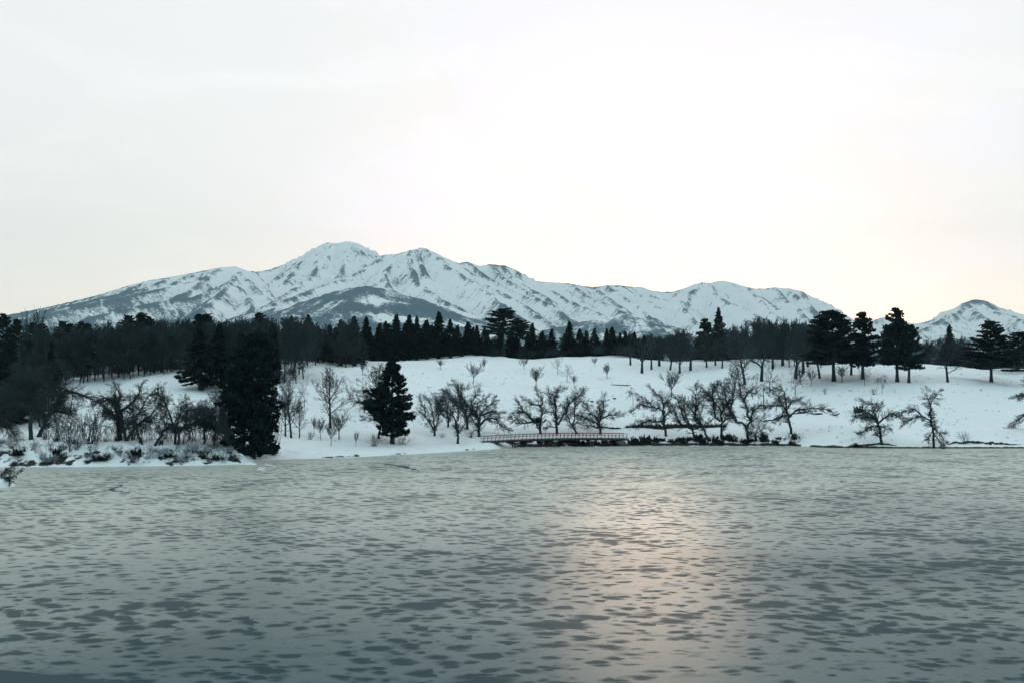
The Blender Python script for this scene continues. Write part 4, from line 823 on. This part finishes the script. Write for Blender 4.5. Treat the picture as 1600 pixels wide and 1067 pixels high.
# ------------------------------------------------------------------ lone trees on the hill
GH = 'young bare trees on the snowy hillside'
hill = [
 (FAN,0,739,600,38,30,'broom shaped bare young tree, first on the open snow right of the shore cedar'),
 (FAN,1,756,580,24,14,'tiny bare tree at the crest just above the first broom shaped tree'),
 (FAN,2,819,578,22,20,'tiny bare tree near the crest between two broom shaped trees'),
 (FAN,3,838,607,37,27,'broom shaped bare young tree straight above the bridge middle'),
 (ORCH,0,871,585,30,20,'thin bare leaning tree below the crest above the bridge'),
 (ORCH,1,886,597,29,26,'spreading bare young tree with a curved limb above the bridge'),
 (FAN,1,897,604,22,16,'small bare sapling right of the spreading young tree above the bridge'),
 (FAN,2,949,592,26,24,'round headed bare young tree alone on the snow right of the bridge saplings'),
 (FAN,0,930,573,18,12,'tiny bare tree standing on the crest above the bridge right end'),
 (FAN,1,688,578,19,18,'tiny bare tree on the crest right of the shore cedar top'),
 (FAN,3,1049,620,44,34,'broom shaped bare tree above the right shore trees'),
 (ORCH,2,1202,613,48,36,'bare young tree with a full round crown below the wooded crest'),
 (ORCH,3,1242,616,48,46,'bare tree with long level left branch on the right hillside'),
 (FAN,2,1250,600,30,26,'small bare tree just behind the long branched hillside tree'),
 (FAN,0,1267,604,34,22,'slim bare young tree left of the double trunk pine'),
 (FAN,3,1316,598,30,24,'slim bare sapling under the right side of the double trunk pine'),
 (ORCH,0,1351,603,32,26,'leaning bare young tree in front of the upright cedar with knobbly top'),
 (FAN,2,566,586,24,20,'small bare tree at the crest left of the shore cedar top'),
 (ORCH,1,546,628,36,24,'stunted bare tree on the slope right of the tall fan shaped tree'),
 (ORCH,3,476,636,52,30,'bare young tree on the slope between the great cedar and the fan shaped tree'),
 (FAN,1,501,686,40,26,'thin bare sapling left of the tall fan shaped tree foot'),
 (FAN,3,530,686,48,36,'bare sapling forking in a V right of the tall fan shaped tree foot'),
 (FAN,0,517,697,44,26,'bare sapling at the snow edge below the tall fan shaped tree'),
 (FAN,2,556,698,28,14,'little leafless shoot at the snow edge left of the shore cedar'),
 (FAN,1,491,679,34,16,'thin bare shoot on the slope beside the tall fan shaped tree'),
 (ORCH,2,1190,690,24,20,'low bare sapling by the shore bushes'),
 (ORCH,0,1222,646,30,24,'small bare tree behind the flat crowned shore cherry'),
]
for P_, k, px, py, h, w, lb in hill: place(P_[k], px, py, h, w, lb, 'tree', GH)
place(WEEP[0], 989, 636, 32, 20, 'weeping bare young tree left of the broom shaped tree on the right slope', 'tree', 'weeping young trees')
place(WEEP[1], 1181, 606, 24, 14, 'small weeping bare tree under the wooded crest', 'tree', 'weeping young trees')
place(WEEP[0], 1193, 636, 44, 32, 'taller weeping bare tree behind the wide V shaped shore tree', 'tree', 'weeping young trees')
place(WEEP[1], 1378, 614, 30, 22, 'weeping bare young tree left of the tallest hill cedar', 'tree', 'weeping young trees')
place(BIG[0], 516, 669, 103, 62, 'tall fan shaped bare tree between the great cedar and the shore cedar', 'tree', None)
place(BIG[1], 455, 684, 96, 44, 'upright bare tree right beside the great dark cedar', 'tree', None)
place(BIG[2], 446, 681, 78, 34, 'slender bare tree squeezed against the great dark cedar', 'tree', None)
place(BIG[0], 468, 684, 64, 28, 'short upright bare tree near the great cedar, right of the taller one', 'tree', None)
place(BIG[2], 590, 640, 80, 56, 'bare tree fanning out behind the left shoulder of the shore cedar', 'tree', None)
place(BIG[1], 1140, 650, 86, 52, 'tall bare tree with open V branches behind the right shore trees', 'tree', None)
place(BIG[2], 345, 660, 60, 50, 'misty bare tree on the slope left of the great cedar', 'tree', None)
place(BIG[0], 1481, 597, 80, 62, 'dark bare tree with a curved trunk on the right hill between cedar and wide pine', 'tree', None)
GC = 'big bare trees standing along the wooded crest'
crest = [(985,571,50,30,0,'leftmost'),(1003,583,64,34,1,'second'),(1018,578,60,34,2,'third'),(1030,572,54,32,0,'fourth'),(1047,578,62,36,1,'fifth'),(1062,584,66,38,2,'sixth'),(1079,579,62,42,0,'seventh'),(1104,574,60,34,1,'eighth'),(1118,572,56,30,2,'ninth'),(1128,575,60,34,0,'tenth'),(1164,601,94,48,1,'eleventh'),(1190,596,96,54,2,'twelfth'),(1208,576,74,40,0,'thirteenth'),(1223,571,70,36,1,'fourteenth'),(1243,592,88,50,2,'fifteenth'),(1255,583,82,44,0,'sixteenth'),(1262,572,70,36,2,'seventeenth'),(1281,591,84,44,1,'eighteenth'),(1330,586,60,30,0,'nineteenth'),(1341,575,54,28,1,'twentieth')]
for px, py, h, w, k, od in crest:
    place(CRS[(k*3+px) % 4] if px % 3 else BIG[k], px, py, h, w*1.15, od+' big bare trunk from the left along the wooded crest'+(' above the lake' if od == 'leftmost' else ''), 'tree', GC)
# ================================================================== shrubs
def shrub(name, H, seed, spread=0.6, stems=16, rmin=0.014, mat=None):
    rng = random.Random(seed); root = empty(name); S = Seg(); T = Seg()
    P = dict(n=[6, 4], kids=[5], ang=[38, 35], ratio=[0.45], wob=[0.12, 0.14], up=[-0.02, -0.02], rmin=rmin)
    for i in range(stems):
        a = rng.uniform(0, 6.28); t = rng.uniform(0.05, 1)*spread
        d = nrm((math.cos(a)*t, math.sin(a)*t, 1)); b = (rng.gauss(0, 0.2)*spread*H*0.5, rng.gauss(0, 0.2)*spread*H*0.5, -0.15)
        q = tuple(b[k]+d[k]*H*0.3 for k in range(3)); T.add(b, q, 0.03, 0.022)
        grow(S, q, d, H*rng.uniform(0.4, 0.8), 0.02, 0, P, rng)
    V, F = T.arrays(3); mesh_np('stem', V, F, M_BARK, root); V, F = S.arrays(3); mesh_np('twigs', V, F, mat or M_TWIG, root)
    root['_h'] = float(V[:, 2].max()); root['_w'] = float(np.percentile(np.abs(V[:, 0]), 97)*2)
    return root
def leafy(name, H, seed):
    rng = random.Random(seed); rs = np.random.RandomState(seed); root = empty(name); C = []; S = Seg()
    for i in range(34):
        a = rng.uniform(0, 6.28); t = rng.uniform(0.1, 1.3); L_ = H*rng.uniform(0.35, 1.0)
        b0 = np.array([rng.gauss(0, 0.35)*H, rng.gauss(0, 0.3)*H, -0.05]); d = np.array(nrm((math.cos(a)*t, math.sin(a)*t, 1)))
        S.add(tuple(b0), tuple(b0+d*L_), 0.02, 0.008)
        tt = rs.uniform(0.15, 1, 34); q = b0+d*(tt*L_)[:, None]+rs.randn(34, 3)*0.07*H*(1.15-tt)[:, None]; C.append(q)
    C = np.concatenate(C); C[:, 2] = np.maximum(C[:, 2], 0.02)
    V, F = leaf_quads(C, 0.13, rng); VS, FS = S.arrays(4)
    mesh_np('stem', VS, FS, M_BARK, root); mesh_np('foliage', V, F, M_LEAF, root)
    root['_h'] = float(V[:, 2].max()); root['_w'] = float(np.percentile(np.abs(V[:, 0]), 98)*2)
    return root
SHR = [shrub('bare_shrub', 2.6, 400+i, (0.5, 0.8, 1.1)[i], (18, 22, 20)[i]) for i in range(3)]
M_FROST = mat_plain('snow_dusted_twigs', (0.10, 0.13, 0.14), (0.55, 0.60, 0.62), 1.3)
FRO = [shrub('frosted_shrub', 2.0, 430+i, (1.0, 1.4)[i], 30, 0.03, M_FROST) for i in range(2)]
LEAF = [leafy('leafy_bush', 1.1, 410+i) for i in range(4)]
for i in range(25):
    px = 72+i*11.8+rg.uniform(-5, 5)
    place(SHR[i % 3], px, rg.uniform(685, 696), rg.uniform(28, 62), rg.uniform(26, 44), ORD[i]+' tangled bare shrub from the left in the thicket under the left shore trees', 'shrub', 'tangled shrubs under the left shore trees')
for i in range(32):
    px = 4+i*12+rg.uniform(-6, 6)
    place(SHR[rg.randrange(3)], px, rg.uniform(702, 722), rg.uniform(8, 20), rg.uniform(14, 30), ORD[i]+' low bare brush from the left poking through the left bank snow', 'shrub', 'low brush on the left bank')
for i in range(15):
    px = -4+i*26+rg.uniform(-5, 5)
    place(FRO[i % 2], px, rg.uniform(700, 724), rg.uniform(9, 20), rg.uniform(18, 34), ORD[i]+' snow dusted pale brush from the left along the left bank', 'shrub', 'snow dusted brush on the left bank')
for i in range(6):
    px = 30+i*60+rg.uniform(-14, 14)
    place(LEAF[rg.randrange(4)], px, rg.uniform(708, 725), rg.uniform(7, 15), rg.uniform(12, 24), ORD[i]+' dark bush from the left half buried in the left snow bank', 'bush', 'dark bushes in the left bank')
for i in range(23):
    px = 985+i*11.8+rg.uniform(-6, 6)
    place(LEAF[rg.randrange(4)], px, rg.uniform(686, 694.8), rg.choice((7, 9, 11, 14, 17))*(1.15 if 1070 < px < 1170 else 0.8), rg.uniform(9, 24), ORD[i]+' dark leafy bush right of the bridge along the shore', 'bush', 'dark leafy bushes on the right shore')
for i in range(12):
    px = 800+i*14+rg.uniform(-4, 4)
    place(LEAF[rg.randrange(4)], px, rg.uniform(690, 693.5), rg.uniform(5, 9), rg.uniform(14, 22), ORD[i]+' dark bush from the left on the bank under the bridge', 'bush', 'dark bushes behind the bridge')
for px, py, h, w, lb in [(1254,694,15,18,'pointed dark bush on the bank left of the snow point'),]:
    pass
extra = [(SHR[1],584,697,22,34,'tangled bare shrub at the left foot of the shore cedar'),(SHR[2],630,694,18,26,'bare shrub at the right foot of the shore cedar'),(SHR[0],735,683,14,18,'bare shrub with two fallen limbs at the left bridge end'),(SHR[1],692,684,9,14,'small bare shrub on the snow between two cherry trees'),(SHR[2],1238,692,18,34,'pale twiggy shrub around the foot of the flat crowned cherry'),(SHR[0],1172,692,22,22,'twiggy shrub around the foot of the V shaped tree'),(SHR[1],1508,693,20,26,'fan of bare reeds and twigs on the dark rocks at the right shore'),(SHR[2],430,690,40,26,'bare shrub on the right flank of the great cedar'),(LEAF[0],420,708,26,40,'dark low evergreen bush at the foot of the great cedar'),(SHR[1],484,686,14,26,'low bare shrub left of the fan shaped tree'),(LEAF[3],840,660,12,22,'dark bush behind the trees at the bridge'),(SHR[0],1289,617,12,6,'thin twig tuft on the open slope below the double trunk pine'),(SHR[0],1365,617,12,10,'paired twig tuft left of the weeping hill tree'),(LEAF[1],1343,643,13,13,'dark low bush on the slope above the umbrella shaped tree'),(SHR[0],1338,652,14,16,'thin bare shrub beside the low dark slope bush'),(LEAF[2],1337,698,7,10,'small dark bush on the water edge left of the umbrella shaped tree')]
for P_, px, py, h, w, lb in extra: place(P_, px, py, h, w, lb, 'bush' if P_ in LEAF else 'shrub', None)
# snow mound and branches at the near left edge
def mound(name, px, py, hw, hh, seed, label):
    D = EYE*FPX/(py-HZ); s = D/FPX; n, m = 40, 14; V = []
    for j in range(m):
        r = 1-j/(m-1)
        for i in range(n):
            a = 2*math.pi*i/n; k = 1+0.12*float(noise2(np.array(math.cos(a)*1.7+seed), np.array(math.sin(a)*1.7)))
            V.append((math.cos(a)*r**0.8*hw*s*k, math.sin(a)*r**0.8*hw*s*0.7*k, -0.1+(1-r**2.6)**0.8*hh*s*(1+0.2*float(noise2(np.array(math.cos(a)*r*2.0), np.array(math.sin(a)*r*2.0+seed))))))
    F = np.array([[j*n+i, j*n+(i+1) % n, (j+1)*n+(i+1) % n, (j+1)*n+i] for j in range(m-1) for i in range(n)])
    o = mesh_np(name, np.array(V), F, M_SNOW, smooth=True, attrs={'soil': np.zeros(len(V))}); o.location = (wx(px, D), D, 0); tag(o, label, 'snow mound')
mound('snow_mound', -10, 760, 33, 13, 3, 'rounded white snow mound on the ice at the left edge')
mound('snow_mound', 388, 725, 14, 4, 9, 'low snow mound off the tip of the left bank')
o = shore_tree((0, 700, 1), [[(-14,57),(4,40),(14,30)]], [[(4,40),(20,28),(32,20)],[(0,44),(18,44),(27,49)],[(-6,50),(10,48),(22,40)]], 0.06, 61, 'bare branches leaning out over the snow mound at the left edge', None, 1.6, 0.4, 0.45, 'shrub', 'bare_shrub', D=121.5)
o.location.z = 0.1
# ================================================================== earth banks and stones
def ledge(name, pts, hpx, seed, label, cat='earth bank', group=None):
    P, _ = resample([(p[0], p[1], 0) for p in pts], max(10, int(abs(pts[-1][0]-pts[0][0])*0.8)+6)); n = 9; V = []
    m = len(P); base = None
    for i, (px, py, _z) in enumerate(P):
        D = ground_at(px, py); D = float(np.clip(D, 150, 330)); 
        base = D if base is None else base*0.6+D*0.4; D = base
        s = D/FPX; k = math.sin(math.pi*min(1, max(0, i/(m-1))))**0.45
        h = hpx*s*k*(0.35+0.75*abs(float(noise2(np.array(px*0.13+seed), np.array(seed*1.0))))+1.0*abs(float(noise2(np.array(px*0.45+seed), np.array(seed*2.0)))))+0.02
        x, z = wx(px, D), tz(px, D)
        for q in range(n):
            a = 2*math.pi*q/n; rr = 1+0.8*float(noise2(np.array(px*0.9+q*3.1), np.array(seed+q*1.7)))
            V.append((x, D+math.cos(a)*0.7*rr*max(0.25, k), z+math.sin(a)*h*0.7*rr+h*0.1))
    F = np.array([[i*n+q, i*n+(q+1) % n, (i+1)*n+(q+1) % n, (i+1)*n+q] for i in range(m-1) for q in range(n)])
    tag(mesh_np(name, np.array(V), F, M_SOIL, smooth=True), label, cat, group)
GE = 'bare earth showing through the snow'
ledge('earth_bank', [(976,668),(1000,667),(1030,670),(1060,667),(1100,668),(1136,666)], 13, 1, 'long brown earth bank under the snow behind the right shore trees', group=GE)
ledge('earth_bank', [(930,667),(945,668),(958,669),(972,670)], 3, 2, 'thin ragged dark earth line left of the long brown bank', group=GE)
ledge('earth_bank', [(1188,658),(1205,657),(1222,651),(1236,647)], 3.2, 3, 'dark ragged earth line beside the flat crowned cherry trunk', group=GE)
ledge('earth_bank', [(1240,647),(1256,645),(1268,641)], 3.6, 4, 'dark earth step right of the flat crowned cherry crown', group=GE)
ledge('earth_bank', [(1270,648),(1286,646)], 3, 5, 'short dark earth step on the slope, right of the other step', group=GE)
ledge('earth_bank', [(954,602),(968,601.5),(986,603)], 1.8, 6, 'thin dark earth streak high on the slope right of the bridge', group=GE)
ledge('earth_bank', [(1296,648),(1304,650),(1312,645)], 3, 7, 'dark earth notch in the slope left of the low slope bush', group=GE)
ledge('earth_bank', [(1476,694),(1500,692),(1524,691),(1560,694),(1596,695)], 3.5, 9, 'dark rocky ledge along the right end of the shore', group=GE)
ledge('earth_bank', [(1330,696),(1356,695),(1378,693),(1402,697)], 3.0, 10, 'dark earth ledge at the foot of the umbrella shaped tree', group=GE)
def stone(name, r, seed):
    rs = np.random.RandomState(seed); V = []; n, m = 10, 7
    for j in range(m):
        for i in range(n):
            a = 2*math.pi*i/n; b = math.pi*j/(m-1); v = np.array([math.sin(b)*math.cos(a), math.sin(b)*math.sin(a)*0.8, math.cos(b)*0.7])
            V.append(v*r*(1+0.35*float(noise2(np.array(v[0]*1.5+seed), np.array(v[1]*1.5+v[2])))))
    F = np.array([[j*n+i, j*n+(i+1) % n, (j+1)*n+(i+1) % n, (j+1)*n+i] for j in range(m-1) for i in range(n)])
    return mesh_np(name, np.array(V), F, M_SOIL, smooth=True)
ST = [stone('rock', 1.0, 5), stone('rock', 1.0, 15)]; first = [True, True]
stones = [(925,628,3,'dark rock highest left of four on the slope right of the bridge'),(951,625,2,'small dark rock beside its larger neighbour on the slope right of the bridge'),(960,624,3,'dark oval rock at the top right of the slope right of the bridge'),(968,642,1.8,'lone small rock midway down the slope right of the bridge'),(981,650,1.5,'lowest small rock on the slope right of the bridge'),(1533,611,2,'small dark stone on the smooth snow under the wide pine'),(1479,646,1.2,'tiny stone on the smooth right snow, upper one'),(1509,654,1.5,'tiny stone on the smooth right snow, lower one'),(1575,676,1.2,'tiny stone low on the right snow bank'),(1548,705-10,2.4,'dark rock among the right shore ledge')]
for i, (px, py, r, lb) in enumerate(stones):
    k = i % 2; s_ = ST[k] if first[k] else ST[k].copy()
    if not first[k]: COL.objects.link(s_)
    first[k] = False; (x, y, z), D = at(px, py); s_.location = (x, y, z+0.1); q = r*D/FPX; s_.scale = (q, q, q*0.8); tag(s_, lb, 'rock', 'rocks showing through the snow')
def tufts():
    rs = np.random.RandomState(3); S = Seg()
    for k in range(1000):
        px = rs.uniform(440, 1600); py = rs.uniform(568, 690); D = ground_at(px, py)
        if D > 335 or noise2(np.array(px*0.02), np.array(py*0.05)) < -0.02: continue
        x, z = wx(px, D), tz(px, D); h = rs.uniform(0.1, 0.35)
        for j in range(5): S.add((x+rs.randn()*0.12, D+rs.randn()*0.12, z-0.05), (x+rs.randn()*0.3, D+rs.randn()*0.2, z+h*rs.uniform(0.5, 1)), 0.025, 0.012)
    V, F = S.arrays(3); tag(mesh_np('grass', V, F, M_TWIG), 'sparse dry grass tips above the snow', 'grass', kind='stuff')
tufts()
def undergrowth():
    src = []
    for o in SHR[:2]:
        me = [c for c in o.children if c.name.startswith('twigs')][0].data
        v = np.empty(len(me.vertices)*3, np.float32); me.vertices.foreach_get('co', v); f = np.empty(len(me.polygons)*4, np.int32)
        me.loops.foreach_get('vertex_index', f); src.append((v.reshape(-1, 3), f.reshape(-1, 4)))
    Vs, Fs, off = [], [], 0; r = random.Random(9)
    def put(px, D, s):
        nonlocal off
        v, f = src[r.randrange(2)]; a = r.uniform(0, 6.28); c, sn = math.cos(a), math.sin(a)
        Vs.append(np.stack([(v[:, 0]*c-v[:, 1]*sn)*s*1.5+wx(px, D), (v[:, 0]*sn+v[:, 1]*c)*s*1.5+D, v[:, 2]*s+tz(px, D)], 1)); Fs.append(f+off); off += len(v)
    for k in range(330): put(r.uniform(560, 1700), r.uniform(337, 360), r.uniform(0.9, 2.0))
    for k in range(150): put(r.uniform(80, 460), r.uniform(238, 262), r.uniform(0.6, 1.5))
    for k in range(40): put(r.uniform(-100, 80), r.uniform(188, 215), r.uniform(0.8, 1.6))
    tag(mesh_np('undergrowth', np.concatenate(Vs), np.concatenate(Fs), M_WOOD), 'dark leafless undergrowth filling the floor of the woods', 'undergrowth', kind='stuff')
undergrowth()
# ================================================================== cracks in the ice
def crack(pts, w, mat, label, name='ice_crack', seed=0):
    P, _ = resample([(wx(p, EYE*FPX/(y-HZ)), EYE*FPX/(y-HZ), 0) for p, y in pts], 40); V = []
    for i, p in enumerate(P):
        t = P[min(i+1, 39)]-P[max(i-1, 0)]; t /= np.linalg.norm(t)+1e-9; nn = np.array([-t[1], t[0], 0]); ww = w*math.sin(math.pi*(i+0.5)/40)**0.5*(0.6+0.8*abs(float(noise2(np.array(i*0.37+seed), np.array(0.3)))))
        q = p+nn*float(noise2(np.array(i*0.3+seed), np.array(2.2)))*w*1.5
        for a, z in ((-1, 0.004), (0, 0.03), (1, 0.004)): V.append(q+nn*ww*a+np.array([0, 0, z]))
    F = np.array([[i*3+k, (i+1)*3+k, (i+1)*3+k+1, i*3+k+1] for i in range(39) for k in range(2)])
    tag(mesh_np(name, np.array(V), F, mat, attrs={'soil': np.zeros(120)}), label, 'ice crack')
crack([(192,757),(186,760),(175,763),(171,765),(182,767),(205,769)], 0.45, M_DARKWATER, 'dark hooked crack in the ice near the left shore', seed=3)
crack([(572,722),(600,724),(630,728),(655,735)], 0.7, M_DARKWATER, 'faint dark crack curving across the ice before the middle shore', seed=7)
crack([(402,729),(412,731),(404,733),(418,735)], 0.35, M_SNOW, 'white zigzag ridge of snow on the ice off the left bank tip', 'snow_ridge', seed=9)
crack([(414,724),(424,727),(434,728)], 0.35, M_SNOW, 'short white snow ridge on the ice by the great cedar', 'snow_ridge', seed=12)
# ================================================================== footbridge
def box(V, F, c, s, rz=0.0):
    b = len(V); cx, cy, cz = c; cr, sr = math.cos(rz), math.sin(rz)
    for dz in (-1, 1):
        for dx, dy in ((-1, -1), (1, -1), (1, 1), (-1, 1)):
            x, y = dx*s[0]/2, dy*s[1]/2; V.append((cx+x*cr-y*sr, cy+x*sr+y*cr, cz+dz*s[2]/2))
    F += [(b, b+3, b+2, b+1), (b+4, b+5, b+6, b+7), (b, b+1, b+5, b+4), (b+1, b+2, b+6, b+5), (b+2, b+3, b+7, b+6), (b+3, b, b+4, b+7)]
def bridge():
    root = empty('footbridge'); D0, D1 = 197.5, 205.0
    x0, x1 = wx(752, D0), wx(978, D1); L = math.hypot(x1-x0, D1-D0); rz = math.atan2(D1-D0, x1-x0)
    root.location = (x0, D0, 0); root.rotation_euler = (0, 0, rz); tag(root, 'long low footbridge with weathered red railings across the inlet', 'footbridge')
    zd = lambda t: 1.18+0.55*math.sin(math.pi*(0.08+0.84*t))*0.75+0.20*t
    wd = 1.1
    def strip(name, y, z0, z1, w, mat, n=40, par=root, t0=0, t1=1):
        V, F = [], []
        for i in range(n+1):
            t = t0+(t1-t0)*i/n; x = L*t
            V += [(x, y-w/2, zd(t)+z0), (x, y+w/2, zd(t)+z0), (x, y+w/2, zd(t)+z1), (x, y-w/2, zd(t)+z1)]
        for i in range(n):
            for k in range(4): F.append((i*4+k, (i+1)*4+k, (i+1)*4+(k+1) % 4, i*4+(k+1) % 4))
        F += [(0, 1, 2, 3), (n*4+3, n*4+2, n*4+1, n*4)]
        return mesh_np(name, np.array(V, float), np.array(F), mat, par)
    strip('deck', 0, -0.12, -0.0, 2*wd, M_CONC)
    for s in (-1, 1): strip('beam', s*(wd-0.1), -0.34, -0.125, 0.16, M_BEAM)
    sn = strip('snow_cover', 0, 0.003, 0.42, 2*wd-0.3, M_SNOW); 
    for s in (-1, 1):
        strip('top_rail', s*wd, 1.02, 1.10, 0.09, M_RED); strip('middle_rail', s*wd, 0.60, 0.66, 0.05, M_RED); strip('bottom_rail', s*wd, 0.05, 0.13, 0.06, M_RED)
    V, F = [], []; box(V, F, (0, 0, 0), (0.075, 0.075, 1.10)); pm = None
    for i in range(39):
        t = (i+0.3)/38.6
        for s in (-1, 1):
            if pm is None:
                pm = mesh_np('post', np.array(V, float), np.array(F), M_RED, root); p = pm
            else: p = pm.copy(); COL.objects.link(p); p.parent = root
            p.location = (L*t, s*wd, zd(t)+0.50)
    for k, px in enumerate((803, 863, 921)):
        t = (px-752)/226.0; x = L*t; z = zd(t)
        V, F = [], []; box(V, F, (x, 0, z-0.56), (1.15, 2*wd+0.5, 0.26)); pr = mesh_np('pier_cap', np.array(V, float), np.array(F), M_CONC, root)
        for dx in (-0.25, 0.28):
            polys = [([(x+dx, s*0.8, -1.0), (x+dx, s*0.8, 0.2), (x+dx, s*0.8, z-0.68)], [0.15]*3) for s in (-1, 1)]
            for pl in polys: tubes('pier_column', [pl], M_CONC, pr, 10)
        for s in (-1, 1):
            V, F = [], []; box(V, F, (x, s*(wd+0.12), z-0.39), (0.8, 0.2, 0.08)); mesh_np('snow_patch', np.array(V, float), np.array(F), M_SNOW, pr)
    for t, dx in ((0.06, 1), (0.97, -1)):
        V = []; x = L*t; z = zd(t)-0.125
        for y in (-wd, wd): V += [(x-0.3*dx, y, z-0.3), (x+1.6*dx, y, z-0.3), (x+0.2*dx, y, -0.6), (x-0.3*dx-1.2*dx, y, -0.6)]
        F = np.array([(0, 1, 2, 3), (4, 7, 6, 5), (0, 4, 5, 1), (1, 5, 6, 2), (2, 6, 7, 3), (3, 7, 4, 0)]); mesh_np('abutment', np.array(V, float), F, M_CONC, root)
bridge()
# prototypes that found no place are taken away again
for o in FRO+CRS+FAN+ORCH+WEEP+BIG+POP+WOODT+SPR+CED+PIN+SHR+LEAF:
    if o.name not in USED:
        for c in list(o.children_recursive): bpy.data.objects.remove(c)
        bpy.data.objects.remove(o)
# ================================================================== air
HAZE = 3.6e-5
if HAZE:
    V, F = [], []; box(V, F, (0, 6950, 1080), (19000, 14300, 2300))
    m = bpy.data.materials.new('haze'); m.use_nodes = True; t = m.node_tree; t.nodes.clear()
    pv = N(t, 'ShaderNodeVolumePrincipled'); pv.inputs['Color'].default_value = (0.80, 0.93, 1.0, 1); pv.inputs['Density'].default_value = HAZE; pv.inputs['Anisotropy'].default_value = 0.0
    ou = N(t, 'ShaderNodeOutputMaterial'); t.links.new(pv.outputs[0], ou.inputs['Volume'])
    hz = mesh_np('haze', np.array(V, float), np.array(F), m); tag(hz, 'thin cold evening haze', kind='stuff')
